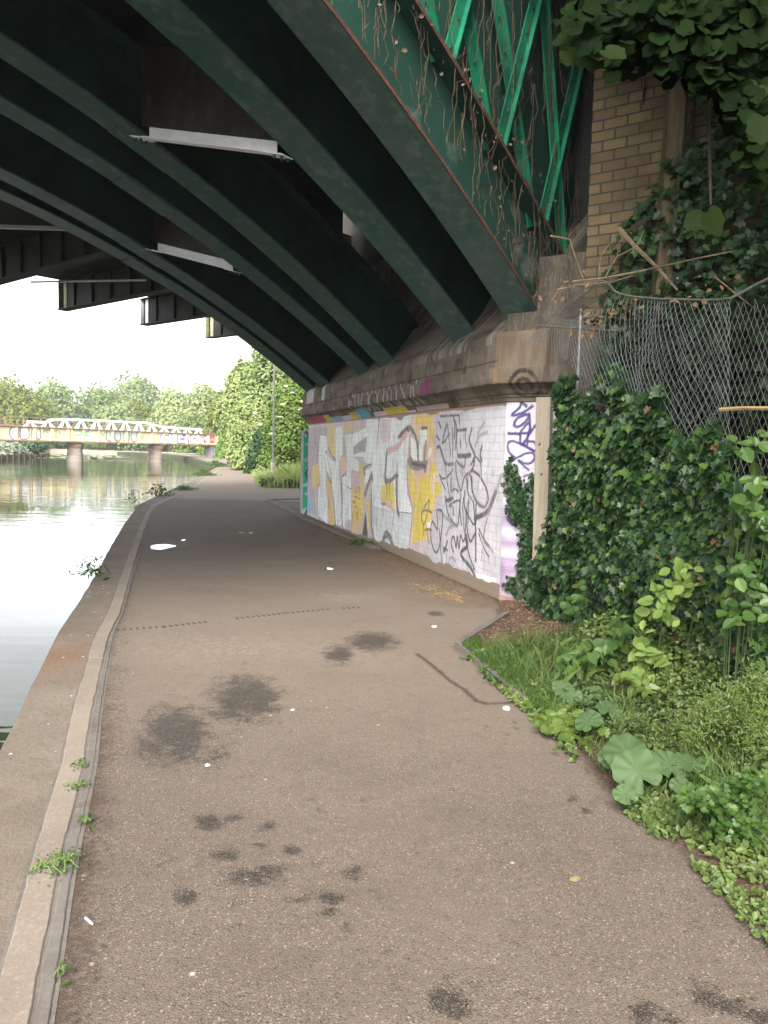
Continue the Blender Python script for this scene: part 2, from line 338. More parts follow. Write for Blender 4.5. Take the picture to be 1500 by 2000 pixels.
for cx, cy, rx, ry, s_ in [(480, 1360, 68, 42, 1), (430, 1395, 55, 18, .55), (345, 1430, 68, 50, 1), (300, 1460, 50, 30, .7), (400, 1470, 50, 30, .5), (660, 1277, 28, 17, 1), (728, 1252, 48, 17, 1), (850, 1198, 18, 5, 1),
        (405, 1605, 34, 14, .8), (455, 1600, 22, 9, .7), (440, 1668, 30, 12, .9), (495, 1715, 62, 17, .85), (520, 1700, 40, 12, .8), (362, 1752, 26, 17, .95), (572, 1662, 20, 9, .8), (525, 1612, 18, 9, .7), (650, 1752, 28, 12, .9), (690, 1706, 22, 16, .8), (638, 1782, 26, 10, .9), (618, 1806, 12, 5, .8), (675, 1808, 14, 6, .8), (575, 1755, 26, 8, .5), (665, 1620, 14, 4, .7), (510, 1650, 25, 6, .6),
        (868, 1945, 34, 30, .9), (890, 1975, 28, 16, .8), (1262, 1978, 38, 22, .85), (1300, 1990, 30, 10, .9), (1375, 1945, 30, 18, .85), (1410, 1965, 60, 18, .8), (1490, 1985, 26, 16, .9), (1455, 1952, 28, 8, .7), (1118, 1560, 14, 7, .6), (1146, 1582, 12, 6, .7), (1020, 1936, 10, 5, .6), (830, 1600, 20, 6, .35), (890, 1595, 16, 6, .35),
        (570, 1022, 60, 8, .5), (640, 1080, 50, 7, .45), (480, 1042, 40, 5, .55), (400, 1150, 80, 14, .3), (350, 1062, 34, 9, .6)]:
    g0 = gnd(cx, cy); gx = gnd(cx+rx, cy); gy = gnd(cx, cy-ry); r1 = abs(gx[0]-g0[0]); r2 = abs(gy[1]-g0[1])
    dx = (X-g0[0])-(Y-g0[1])*(gy[0]-g0[0])/(gy[1]-g0[1]); e = np.sqrt((dx/r1)**2+((Y-g0[1])/r2)**2)
    wet = np.maximum(wet, s_*np.clip(1.45-e, 0, 1))
def segd(X, Y, a, b2):
    dx, dy = b2[0]-a[0], b2[1]-a[1]; L2 = dx*dx+dy*dy+1e-12; tt = np.clip(((X-a[0])*dx+(Y-a[1])*dy)/L2, 0, 1)
    return np.hypot(X-a[0]-tt*dx, Y-a[1]-tt*dy)
cr = [(815, 1277), (845, 1300), (880, 1330), (905, 1345), (930, 1368), (950, 1374), (1005, 1372)]
crk = np.full(len(X), 9.)
for a, b2 in zip(cr[:-1], cr[1:]): crk = np.minimum(crk, segd(X, Y, gnd(*a), gnd(*b2)))
crk = np.clip(1-crk/(.018+.022*vnoise(X*30, Y*30, 4)), 0, 1)
kd = X-np.interp(Y, ys, xg); deb = np.clip(1-kd/(.07+.30*fbm(X*3+5, Y*2.2, 6)), 0, 1)*np.clip(1.05-.12*np.maximum(Y-2.5, 0), .3, 1)*(.3+.8*fbm(X*9, Y*9, 2))*(Y < 12)
rd = np.interp(Y, RB[:, 1], RB[:, 0])-X; deb = np.maximum(deb, np.clip(1-rd/(.03+.15*fbm(X*4, Y*4, 12)), 0, 1)*((Y < 8) | ((Y > 8.3) & (Y < 18.5)))*.8)
# dirt drifted along the foot of the wall and damp ground in under the bridge
wd_ = (X-W0[0])*WN[0]+(Y-W0[1])*WN[1]; dirt = np.clip(1-wd_/(.9+.7*fbm(X, Y, 21)), 0, 1)*((Y > 8) & (Y < 19)).astype(float)
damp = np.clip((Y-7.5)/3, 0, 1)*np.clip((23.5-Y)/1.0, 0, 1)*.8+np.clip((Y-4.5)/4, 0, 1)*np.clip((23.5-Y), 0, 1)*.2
mid_light_far_pale = np.maximum(np.clip((Y-3)/3, 0, 1)*np.clip((13-Y)/4, 0, 1)*(.45+.6*fbm(X, Y*.7, 14)), np.clip((Y-23.2)*3, 0, 1)*1.2)  # mid path brightened by colour where the deck shades it; far end paler asphalt
am, t, b = nm('worn_asphalt', .82, .3); v = coord(t); A = lambda n_: nd(t, 'ShaderNodeAttribute', attribute_name=n_).outputs['Fac']
vo = nd(t, 'ShaderNodeTexVoronoi'); vo.inputs['Scale'].default_value = 155; t.links.new(v, vo.inputs['Vector'])
sc_ = nd(t, 'ShaderNodeSeparateColor'); t.links.new(vo.outputs['Color'], sc_.inputs[0])
c = mix(t, rampf(t, sc_.outputs[0], 0, 1), (.092, .076, .064), (.142, .120, .104))
c = mix(t, rampf(t, sc_.outputs[1], .93, .96), c, (.25, .22, .185)); c = mix(t, rampf(t, sc_.outputs[2], .94, .96), c, (.17, .11, .065)); c = mix(t, rampf(t, sc_.outputs[2], .10, .05), c, (.035, .03, .027))
c = mix(t, rampf(t, vo.outputs['Distance'], .4, .75, 0, .55), c, (.043, .035, .030))
c = mix(t, rampf(t, noise(t, coord(t, (1.1, 2.2, 1)), 1.3, 7, .7), .45, .75, 0, .38), c, (.060, .047, .038))
c = mix(t, rampf(t, noise(t, v, .55, 4, .6), .35, .7, 0, .42), c, (.150, .124, .101)); c = mix(t, rampf(t, noise(t, v, 1.7, 5, .65), .5, .75, 0, .35), c, (.055, .044, .037))
vs = nd(t, 'ShaderNodeTexVoronoi'); vs.inputs['Scale'].default_value = 9; t.links.new(v, vs.inputs['Vector']); s2 = nd(t, 'ShaderNodeSeparateColor'); t.links.new(vs.outputs['Color'], s2.inputs[0])
mm = nd(t, 'ShaderNodeMath', operation='MULTIPLY'); t.links.new(rampf(t, vs.outputs['Distance'], .05, .11, 1, 0), mm.inputs[0]); t.links.new(rampf(t, s2.outputs[0], .90, .91), mm.inputs[1])
c = mix(t, mm.outputs[0], c, (.36, .34, .31))
c = mix(t, rampf(t, A('mid_light_far_pale'), 0, 1, 0, .6), c, (.215, .18, .148))
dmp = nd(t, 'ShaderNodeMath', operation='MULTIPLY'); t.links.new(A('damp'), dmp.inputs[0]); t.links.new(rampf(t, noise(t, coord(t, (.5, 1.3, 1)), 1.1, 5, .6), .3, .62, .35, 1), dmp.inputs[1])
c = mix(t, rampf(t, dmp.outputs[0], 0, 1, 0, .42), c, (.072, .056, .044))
mud = nd(t, 'ShaderNodeMath', operation='MULTIPLY'); t.links.new(A('dirt'), mud.inputs[0]); t.links.new(rampf(t, noise(t, v, 7, 5, .7), .3, .6, .3, 1), mud.inputs[1])
c = mix(t, mud.outputs[0], c, (.11, .072, .046)); c = mix(t, A('scuff'), c, (.24, .21, .185))
dbn = nd(t, 'ShaderNodeMath', operation='ADD'); t.links.new(A('debris'), dbn.inputs[0]); t.links.new(rampf(t, noise(t, v, 38, 4, .7), .3, .7, -.5, .35), dbn.inputs[1])
c = mix(t, rampf(t, dbn.outputs[0], .15, .6, 0, .8), c, (.050, .034, .026)); c = mix(t, A('crack'), c, (.032, .018, .014)); c = mix(t, 1.0, c, (1.02, .97, .905), 'MULTIPLY')
wn_ = nd(t, 'ShaderNodeMath', operation='ADD'); t.links.new(A('wet'), wn_.inputs[0]); t.links.new(rampf(t, noise(t, v, 9, 9, .82), .32, .68, -.85, .55), wn_.inputs[1])
wn2 = nd(t, 'ShaderNodeMath', operation='ADD'); t.links.new(wn_.outputs[0], wn2.inputs[0]); t.links.new(rampf(t, sc_.outputs[0], 0, 1, -.34, .36), wn2.inputs[1])
wf = rampf(t, wn2.outputs[0], .30, .44); wl_ = mix(t, rampf(t, vo.outputs['Distance'], .25, .6, 0, 1), mix(t, rampf(t, sc_.outputs[0], .45, .95), (.020, .017, .014), (.125, .108, .086)), (.010, .009, .008)); c = mix(t, wf, c, mix(t, .74, c, wl_))
t.links.new(c, b.inputs['Base Color']); t.links.new(rampf(t, wf, 0, 1, .82, .62), b.inputs['Roughness'])
nb = bump(t, b, vo.outputs['Distance'], .5, .004); bump(t, b, noise(t, v, 8, 3), .25, .02, nb)
sc1 = gnd(430, 1262); scf = .75*np.exp(-(((X-sc1[0])/1.0)**2+((Y-sc1[1])/.42)**2))*np.clip(vnoise(X*60, Y*60, 31)*2-.85, 0, 1)
sc2_ = gnd(660, 1165); scf = np.maximum(scf, .6*np.exp(-(((X-sc2_[0])/.4)**2+((Y-sc2_[1])/.3)**2))*np.clip(vnoise(X*50, Y*40, 33)*1.6-.5, 0, 1))
nF = (np.arange(len(py_)-1)[:, None]*nx+np.arange(nx-1)[None, :]).ravel(); FQ = np.stack([nF, nF+1, nF+1+nx, nF+nx], 1)
o = mk('towpath', np.stack([X, Y, .0*X-.002], 1), FQ, am, attrs=dict(wet=wet, crack=crk, debris=deb, dirt=dirt, damp=damp, scuff=scf, mid_light_far_pale=mid_light_far_pale)); T(o, kind='structure')
# --- land: right bank slab, its river face beyond the quay, the far and left banks
right_land = [(x, y) for x, y in zip(xe+.05, ys)]+[(-15.8, 69), (-21.3, 85), (-28.2, 107), (-41, 132), (-70, 165), (-110, 186), (-180, 196), (-400, 205), (-900, 400), (-900, 900), (900, 900), (900, -300), (3, -300)]
poly('land', right_land, -.035, GRND, skirt=-1.55)
left_land = [(-11.6, -7), (-20, 20), (-29, 50), (-40.5, 81), (-43, 93), (-47, 108), (-60, 120), (-120, 128), (-400, 130), (-900, 60), (-900, -300), (-9, -300)]
poly('left_bank', left_land, -.1, GRND, skirt=-1.5)
# soil verge on the right of the path (a little higher than the path, rising to the fence)
vy = np.arange(-3, 8.6, .12); vx = np.linspace(0, 1, 26); vl = np.interp(vy, RB[:, 1], RB[:, 0])-.02
vr = vl*0+5.0; VX = vl[:, None]*(1-vx)+vr[:, None]*vx; VY = np.repeat(vy[:, None], 26, 1)
VZ = -.012+.024*np.clip((VX-vl[:, None])/.1, 0, 1)+.16*np.clip((VX-vl[:, None]-.25)/1.4, 0, 1)+.02*(fbm(VX*4, VY*4, 5)-.5)*(vx > 0)
k = (np.arange(len(vy)-1)[:, None]*26+np.arange(25)[None, :]).ravel()
T(mk('verge_soil', np.stack([VX, VY, VZ], -1).reshape(-1, 3), np.stack([k, k+1, k+27, k+26], 1), SOIL, smooth=True), kind='structure')
# edging kerb round the soil bed
mb = MB(); ek = [gnd(990, 1202), gnd(895, 1262), gnd(1003, 1352), gnd(1118, 1440)]
for a, b2 in zip(ek[:-1], ek[1:]):
    L = np.linalg.norm(b2-a); n_ = max(1, round(L/.9)); d = (b2-a)/L; s_ = np.array([-d[1], d[0], 0])
    for i in range(n_):
        p0 = a+d*(L*i/n_+.004); p1 = a+d*(L*(i+1)/n_-.004); mb.bar(p0, p1, s_*.055, np.array([0, 0, .075]))
T(mb.build('bed_edging', GREYK), kind='structure')
# kerb and dirt in front of the far part of the wall
mb = MB(); fk = [gnd(525, 978), gnd(600, 1014), gnd(665, 1043), gnd(735, 1072)]
for i, (a, b2) in enumerate(zip(fk[:-1], fk[1:])):
    L = np.linalg.norm(b2-a); d = (b2-a)/L; s_ = np.array([-d[1], d[0], 0]); n_ = max(1, round(L/1.2))
    for j in range(n_): mb.bar(a+d*(L*j/n_+.01), a+d*(L*(j+1)/n_-.01), s_*.16, np.array([0, 0, .07]))
mb.bar(gnd(525, 977), gnd(590, 975), np.array([0, .16, 0]), np.array([0, 0, .07]))
T(mb.build('wall_kerb', GREYK), kind='structure')

# ------------------------------------------------------------------ painted canvases
class Canvas:
    def __init__(s, P0, h, u0, u1, z0, z1, du, dz):
        s.P0 = np.array(P0, float); s.h = h; s.d = np.array([sin(h), cos(h), 0]); s.u = np.linspace(u0, u1, int((u1-u0)/du)+1); s.z = np.linspace(z0, z1, int((z1-z0)/dz)+1)
        U, Z = np.meshgrid(s.u, s.z, indexing='ij'); s.sh = U.shape; s.U = U.ravel(); s.Z = Z.ravel(); s.C = np.zeros((len(s.U), 3))
        s.n1 = (fbm(s.U*25, s.Z*25, 41)-.5)*.035; s.n2 = (fbm(s.U*25+9, s.Z*25, 43)-.5)*.035; s.k = .98; s.org = (0, 0, 1)
    def uz(s, p):
        ox, oy, sc = s.org; q = vpl(ox+p[0]/sc, oy+p[1]/sc, s.P0, s.h); return ((q-s.P0)@s.d, q[2])
    def col(s, c): return lin(*c, s.k)
    def fill(s, pts, c, soft=0, al=1):
        P = np.array([s.uz(p) for p in pts]); x = s.U+s.n1; y = s.Z+s.n2; bb = (x > P[:, 0].min()) & (x < P[:, 0].max()) & (y > P[:, 1].min()) & (y < P[:, 1].max())
        idx = np.where(bb)[0]
        if len(idx) == 0: return
        x = x[idx]; y = y[idx]; ins = np.zeros(len(idx), bool); n = len(P)
        for i in range(n):
            x1, y1 = P[i]; x2, y2 = P[(i+1) % n]
            if y1 == y2: continue
            ins ^= ((y1 > y) != (y2 > y)) & (x < (x2-x1)*(y-y1)/(y2-y1)+x1)
        j = idx[ins]; s.C[j] = s.C[j]*(1-al)+s.col(c)*al
    def stroke(s, pts, wd, c, soft=.35, al=1, cr_=True):
        P = np.array([s.uz(p) for p in pts])
        if len(P) > 2 and cr_:   # rounded hand-drawn line through the points
            Q = np.vstack([P[0]*2-P[1], P, P[-1]*2-P[-2]]); out = []
            for i in range(1, len(Q)-2):
                for t_ in np.linspace(0, 1, 6)[:-1]: out.append(.5*((2*Q[i])+(Q[i+1]-Q[i-1])*t_+(2*Q[i-1]-5*Q[i]+4*Q[i+1]-Q[i+2])*t_**2+(3*Q[i]-Q[i-1]-3*Q[i+1]+Q[i+2])*t_**3))
            P = np.array(out+[P[-1]])
        C0 = s.C.copy() if al < 1 else None; acc = np.zeros(len(s.U)) if al < 1 else None
        for i in range(len(P)-1):
            a, b2 = P[i], P[i+1]; r = wd/2; lo = np.minimum(a, b2)-r*2; hi = np.maximum(a, b2)+r*2
            idx = np.where((s.U > lo[0]) & (s.U < hi[0]) & (s.Z > lo[1]) & (s.Z < hi[1]))[0]
            if len(idx) == 0: continue
            d = segd(s.U[idx]+s.n1[idx]*.4, s.Z[idx]+s.n2[idx]*.4, a, b2); f = np.clip((r*(1+soft)-d)/(r*soft*2+1e-6), 0, 1)*al
            if al < 1: acc[idx] = np.maximum(acc[idx], f)
            else: s.C[idx] = s.C[idx]*(1-f[:, None])+s.col(c)*f[:, None]
        if al < 1: s.C = C0*(1-acc[:, None])+s.col(c)*acc[:, None]
    def blot(s, p, ru, rz, c, al=.8):
        u, z = s.uz(p); e = ((s.U-u)/ru)**2+((s.Z-z)/rz)**2; f = np.exp(-e)*al; f = f[:, None]; s.C = s.C*(1-f)+s.col(c)*f
    def build(s, name, m, parent, outward, prof=None):
        """local mesh: x along the surface, z up; object rotated so brick texture follows it"""
        nU, nZ = s.sh; off = np.zeros(len(s.U)) if prof is None else prof(s.U, s.Z)
        V = np.stack([s.U, off*outward, s.Z], 1); k = (np.arange(nU-1)[:, None]*nZ+np.arange(nZ-1)[None, :]).ravel()
        o = mk(name, V, np.stack([k, k+nZ, k+nZ+1, k+1], 1), m, attrs=dict(paint=s.C))
        o.rotation_euler = (0, 0, pi/2-s.h); o.location = s.P0
        if parent is not None: o.parent = parent; o.matrix_parent_inverse = wm(parent).inverted()
        return o
BASE_W = (196, 194, 200)
cv = Canvas(W0, WH, 0, WL, 0, ZT, .011, .009)
cv.C[:] = cv.col((190, 178, 180)); nzz = fbm(cv.U*1.2, cv.Z*1.2, 3)[:, None]; cv.C = cv.C*(.9+.2*nzz)
# ---- left (far) third
cv.org = (590, 820, 7.69); W_ = (222, 226, 224); Yl = (214, 186, 110); Yb = (212, 188, 74); Pk = (214, 172, 172); Gy = (116, 105, 108); Gd = (68, 62, 63)
cv.fill([(60, 130), (380, 100), (370, 500), (250, 560), (200, 1000), (70, 1000)], (172, 156, 162))
for P in ([(250, 560), (330, 480), (390, 560), (500, 640), (560, 560), (560, 900), (600, 1300), (590, 1560), (520, 1620), (480, 1300), (440, 900), (370, 760), (350, 900), (385, 1300), (380, 1560), (240, 1440), (240, 1050), (270, 980), (255, 640)],
          [(500, 120), (600, 90), (615, 500), (560, 620), (500, 600)], [(610, 850), (720, 850), (740, 1000), (740, 1720), (640, 1700), (590, 1500), (610, 1200)],
          [(650, 230), (830, 190), (1110, 20), (1200, 20), (1200, 440), (1110, 640), (960, 660), (920, 560), (760, 550), (870, 640), (850, 780), (740, 740), (720, 900), (670, 850), (660, 500)],
          [(950, 760), (1110, 680), (1000, 900), (930, 1000)], [(270, 230), (370, 250), (380, 450), (320, 500), (250, 540)]): cv.fill(P, W_)
for P, c in (([(380, 110), (490, 90), (495, 550), (450, 540), (390, 420)], Yl), ([(630, 80), (790, 40), (740, 190), (640, 180)], Yl), ([(150, 700), (250, 650), (255, 930), (210, 1040), (150, 1000)], (222, 190, 105)),
             ([(575, 540), (665, 530), (660, 790), (600, 850), (575, 700)], (222, 180, 140)), ([(370, 800), (440, 940), (490, 1620), (400, 1570), (380, 1100)], Yl),
             ([(740, 1000), (920, 980), (920, 1500), (850, 1720), (750, 1750)], (210, 176, 140)), ([(760, 1050), (900, 1080), (905, 1450), (820, 1600), (770, 1480)], (214, 190, 90)),
             ([(860, 650), (910, 650), (925, 1150), (860, 800)], Yl), ([(960, 1230), (1010, 1200), (1015, 1750), (985, 1500)], Yb), ([(80, 1080), (150, 1100), (150, 1460), (65, 1430)], (140, 180, 214)), ([(95, 900), (145, 900), (145, 1200), (90, 1250)], (180, 160, 190)),
             ([(770, 530), (770, 400), (930, 280), (985, 230), (950, 500), (900, 470)], (158, 146, 150)), ([(650, 1500), (740, 1500), (740, 1720), (640, 1690)], (190, 184, 184))): cv.fill(P, c)
cv.blot((405, 1050), .05, .1, (226, 150, 60)); cv.blot((195, 730), .1, .08, Pk); cv.blot((830, 880), .12, .1, Pk); cv.blot((430, 1180), .08, .1, Pk)
for P, wd, c in (([(1150, 0), (1110, 480), (1090, 700), (1000, 950), (940, 1130)], .10, Gy), ([(980, 490), (1040, 460), (1110, 480)], .035, Gy), ([(920, 750), (1000, 670), (1110, 650)], .05, Gy), ([(1090, 650), (1050, 1000), (1035, 1400), (1050, 1650), (1090, 1880)], .085, (134, 118, 108)),
                 ([(590, 950), (597, 1250), (600, 1500), (625, 1690)], .05, Gd), ([(600, 1350), (530, 1600)], .02, Gd), ([(430, 900), (470, 1200), (490, 1400), (500, 1640)], .035, Gy), ([(610, 270), (640, 450), (665, 620)], .07, (176, 162, 166)),
                 ([(1060, 1010), (1170, 1110)], .012, Gd), ([(1020, 1120), (1180, 1130)], .012, Gd), ([(1060, 1210), (1180, 1160)], .012, Gd), ([(680, 1010), (735, 1040)], .02, Gd), ([(740, 940), (735, 1300), (755, 1450), (740, 1740)], .022, (160, 84, 84)),
                 ([(150, 320), (170, 460), (200, 330), (240, 480)], .02, Gy), ([(225, 1050), (235, 1300), (250, 1460), (270, 1520)], .035, Gy), ([(160, 1080), (180, 1300), (200, 1480)], .03, (150, 130, 150)), ([(600, 850), (640, 820), (665, 780)], .03, Gy), ([(230, 990), (265, 960)], .03, Gy),
                 ([(330, 540), (360, 760), (420, 930), (440, 900), (380, 560)], .03, Gy), ([(395, 420), (450, 540), (495, 600)], .03, Gd),
                 ([(780, 1150), (820, 1160), (870, 1200)], .016, Gd), ([(760, 1220), (780, 1260), (800, 1230), (760, 1220)], .014, Gd), ([(780, 1310), (830, 1300)], .016, Gd), ([(790, 1360), (830, 1430), (850, 1330), (820, 1450), (850, 1500)], .014, Gd), ([(880, 1340), (870, 1450), (900, 1400)], .014, Gd), ([(810, 980), (800, 1100), (860, 1000), (850, 1130)], .016, Gd),
                 ([(930, 780), (945, 830)], .04, Gd), ([(975, 170), (985, 230)], .03, (80, 60, 60)), ([(425, 935), (440, 960)], .03, (60, 40, 40))): cv.stroke(P, wd, c)
cv.fill([(950, 1350), (985, 1700), (992, 1870), (870, 1870), (925, 1600)], (70, 64, 62)); cv.fill([(600, 1700), (700, 1760), (690, 1800), (610, 1760)], (205, 188, 184))
cv.blot((110, 1180), .06, .15, (200, 150, 190), .6); cv.fill([(65, 1380), (240, 1440), (240, 1520), (60, 1470)], (190, 195, 200))
# ---- middle third
cv.org = (720, 800, 6.667); Sv = (198, 202, 203)
cv.fill([(-20, 130), (130, 130), (100, 700), (60, 900), (40, 700), (-30, 720)], W_); cv.fill([(150, 120), (600, 60), (590, 230), (530, 380), (500, 640), (500, 1100), (560, 1300), (530, 1960), (350, 1920), (150, 1830), (90, 1780), (60, 1500), (40, 1000), (110, 650)], W_)
cv.fill([(40, 1250), (330, 1320), (560, 1350), (540, 1960), (350, 1920), (90, 1780)], Sv); cv.fill([(150, 130), (300, 130), (280, 400), (190, 440), (140, 320)], (214, 196, 200))
cv.fill([(560, 50), (900, 20), (900, 300), (860, 620), (885, 800), (950, 1000), (900, 1200), (830, 1400), (760, 1700), (560, 1740), (575, 1300), (500, 690), (530, 400)], (208, 182, 150))
for P, c in (([(620, 75), (800, 60), (840, 200), (830, 430), (760, 440), (765, 235), (640, 200), (590, 260)], (220, 190, 90)), ([(850, 40), (895, 25), (890, 260), (850, 240)], (222, 192, 110)),
             ([(520, 720), (550, 800), (640, 830), (730, 900), (850, 640), (885, 800), (850, 900), (820, 1000), (850, 1200), (820, 1350), (790, 1450), (760, 1480), (700, 1700), (565, 1740), (590, 1300), (560, 1200), (520, 1020)], Yb),
             ([(870, 930), (930, 940), (945, 1060), (900, 1180), (850, 1120), (845, 990)], Yb), ([(165, 980), (330, 960), (345, 1270), (240, 1200), (160, 1180)], (220, 200, 90)), ([(720, 1600), (760, 1590), (755, 1720), (730, 1700)], Yb),
             ([(760, 1470), (820, 1440), (820, 1550), (760, 1560)], (230, 230, 232))): cv.fill(P, c)
cv.fill([(700, 300), (760, 270), (760, 420), (700, 470), (700, 660), (640, 660), (660, 450)], W_); cv.fill([(560, 640), (540, 350), (620, 420), (640, 660)], W_); cv.fill([(790, 500), (830, 490), (800, 620), (765, 610)], W_); cv.fill([(670, 265), (755, 265), (745, 350), (670, 400)], W_)
cv.fill([(495, 680), (540, 590), (580, 660), (700, 670), (775, 650), (740, 860), (700, 800), (560, 790)], (128, 120, 120)); cv.fill([(250, 620), (360, 600), (350, 860), (290, 900), (240, 850)], W_)
for P, wd, c in (([(240, 540), (380, 480), (440, 380), (500, 300)], .10, Pk), ([(600, 215), (770, 200)], .03, Pk), ([(750, 455), (850, 440)], .05, Pk), ([(860, 560), (740, 860)], .05, Pk), ([(560, 790), (620, 850), (700, 800), (735, 880)], .05, Pk), ([(600, 820), (615, 1000)], .05, Pk), ([(650, 830), (640, 1130)], .05, Pk),
                 ([(165, 1210), (220, 1225), (290, 1270), (335, 1310)], .07, Pk), ([(505, 700), (525, 1040), (575, 1230), (575, 1400), (550, 1700), (535, 1950)], .06, Pk), ([(495, 700), (505, 950), (530, 1100), (570, 1270), (565, 1450), (540, 1650), (520, 1960)], .022, (110, 66, 70)),
                 ([(390, 360), (440, 300), (520, 235), (580, 290), (630, 420), (645, 650)], .07, Gy), ([(420, 350), (440, 300)], .05, Gd), ([(500, 240), (520, 280)], .05, Gd), ([(533, 320), (533, 640)], .02, Gy), ([(650, 440), (640, 620)], .04, Gy), ([(690, 240), (760, 235)], .04, (100, 70, 70)), ([(745, 420), (725, 660)], .07, (150, 128, 122)),
                 ([(235, 570), (215, 880), (235, 950)], .09, Gy), ([(215, 910), (280, 930), (360, 850)], .07, Gy), ([(370, 690), (372, 860), (385, 855)], .03, Gd), ([(365, 870), (370, 1250), (395, 1380)], .09, (110, 100, 100)), ([(240, 970), (240, 1110)], .025, Gy), ([(270, 950), (275, 1170)], .025, Gd), ([(560, 700), (740, 740)], .05, Gd),
                 ([(170, 1820), (200, 1660), (240, 1620), (290, 1690), (325, 1850), (340, 1930)], .11, (105, 96, 98)), ([(165, 1830), (185, 1720)], .03, (60, 55, 60)), ([(330, 1300), (305, 1520), (290, 1640)], .014, Gd), ([(410, 1335), (560, 1350)], .014, (90, 80, 75)), ([(175, 1230), (215, 1230)], .03, (110, 50, 50)),
                 ([(690, 1350), (765, 1205), (790, 1190), (770, 1330), (715, 1500), (690, 1350), (750, 1310), (820, 1340)], .028, (88, 84, 84)), ([(730, 1570), (780, 1555), (825, 1575)], .03, (120, 100, 50)), ([(710, 1480), (720, 1640)], .02, (90, 84, 70)), ([(760, 1580), (790, 1740), (820, 1620)], .03, (140, 130, 90)), ([(840, 840), (870, 920), (840, 1000), (870, 1190)], .04, (205, 195, 198))): cv.stroke(P, wd, c)
for k in range(60): cv.stroke([(60+random.random()*440, 1320+random.random()*420), (60+random.random()*440, 1320+random.random()*420)], .01, W_, al=.25)
# ---- near third: white ground with black marker scribble
cv.org = (840, 800, 5.405)
cv.fill([(40, 60), (900, -60), (760, 2000), (560, 1900), (250, 1800), (-30, 1700), (-10, 1450), (60, 1000), (120, 850), (60, 560)], (180, 178, 184), al=.93)
cv.fill([(400, 20), (800, -20), (760, 900), (560, 620), (520, 300)], (192, 191, 197), al=.8); cv.fill([(0, 1650), (150, 1650), (700, 1780), (700, 2050), (300, 1850), (0, 1750)], (214, 218, 222), al=.7)
K = (52, 54, 56); K2 = (104, 105, 109)
TR = [([(75, 400), (100, 390), (130, 480), (150, 540), (185, 580), (240, 572)], .035), ([(155, 560), (172, 700), (195, 860), (215, 940)], .018), ([(100, 690), (140, 730), (200, 690), (240, 630)], .022), ([(110, 730), (160, 840)], .02), ([(225, 680), (220, 850), (260, 838), (300, 865)], .022),
      ([(270, 560), (275, 680), (310, 820), (330, 850), (365, 710), (440, 640), (470, 540), (430, 570)], .024), ([(280, 540), (320, 590), (362, 600), (370, 520)], .024), ([(160, 920), (190, 965), (240, 935), (165, 960)], .03), ([(165, 960), (190, 1100), (250, 1200), (290, 1220), (305, 1100), (310, 960), (205, 1010), (240, 1030), (250, 1110)], .024),
      ([(325, 890), (315, 1050), (332, 1220)], .022), ([(365, 860), (360, 1000), (385, 1130), (370, 1300), (380, 1400)], .026), ([(300, 490), (360, 490), (425, 480)], .045), ([(290, 220), (380, 212)], .028), ([(285, 220), (280, 350), (292, 480)], .018), ([(380, 210), (372, 300), (388, 400)], .018),
      ([(440, 200), (415, 320), (450, 430), (472, 490), (430, 580)], .03), ([(545, 380), (530, 480), (545, 545)], .03), ([(470, 490), (530, 560), (540, 700)], .02), ([(440, 640), (520, 700), (590, 830), (612, 950), (570, 1030), (500, 985), (450, 870), (430, 700)], .026), ([(385, 720), (400, 880), (430, 935), (460, 1000), (470, 1180)], .024),
      ([(410, 940), (385, 1060), (430, 1170), (470, 1210), (490, 1130)], .022), ([(490, 1135), (560, 1110), (620, 1050), (690, 880)], .05), ([(485, 1000), (480, 1250), (482, 1600)], .028), ([(385, 1200), (400, 1320), (430, 1390), (480, 1300)], .028), ([(640, 1040), (590, 1200), (560, 1370), (545, 1590)], .013),
      ([(515, 1260), (570, 1380), (620, 1440)], .024), ([(515, 1310), (560, 1440), (615, 1550)], .02), ([(245, 1505), (222, 1400), (250, 1340), (275, 1455), (287, 1340), (305, 1465), (322, 1330), (350, 1390), (380, 1330)], .024), ([(380, 1330), (390, 1440), (330, 1500), (340, 1560), (430, 1670), (475, 1770)], .042), ([(390, 1440), (420, 1560), (470, 1690)], .024),
      ([(70, 1060), (78, 1260), (20, 1180), (8, 1350), (50, 1500), (100, 1440), (132, 1100), (80, 1060)], .024), ([(95, 1250), (110, 1440), (122, 1620)], .02), ([(182, 1390), (150, 1500), (140, 1460), (180, 1485)], .03), ([(170, 1500), (176, 1660)], .014),
      ([(180, 150), (150, 250), (130, 350)], .03), ([(185, 150), (200, 320), (220, 480)], .022), ([(110, 70), (210, 66), (305, 58)], .02), ([(250, 80), (262, 180), (255, 300)], .028), ([(305, 60), (312, 180)], .018), ([(90, 130), (112, 190)], .03), ([(235, 200), (240, 350), (235, 500)], .018), ([(210, 250), (140, 350), (165, 330)], .018), ([(75, 280), (95, 320)], .03), ([(265, 120), (280, 200), (265, 420)], .022), ([(315, 310), (325, 400)], .022), ([(335, 560), (340, 700)], .016), ([(405, 980), (400, 1200)], .02), ([(350, 930), (345, 1060), (360, 1280)], .02), ([(395, 860), (405, 700), (440, 720), (445, 860)], .02)]
for P, wd in TR: cv.stroke(P, wd*1.35, K, al=.93, soft=.35)
for P, wd in [([(505, 250), (545, 180), (572, 135)], .04), ([(480, 380), (520, 280), (600, 240)], .04), ([(620, 1050), (690, 880), (750, 710)], .055), ([(290, 1220), (210, 1240), (170, 1330)], .04), ([(190, 1640), (215, 1560), (270, 1600)], .03), ([(570, 1380), (660, 1500)], .04), ([(130, 1110), (240, 1200)], .05), ([(500, 985), (570, 1030)], .05)]: cv.stroke(P, wd, K2, al=.7, soft=.8)
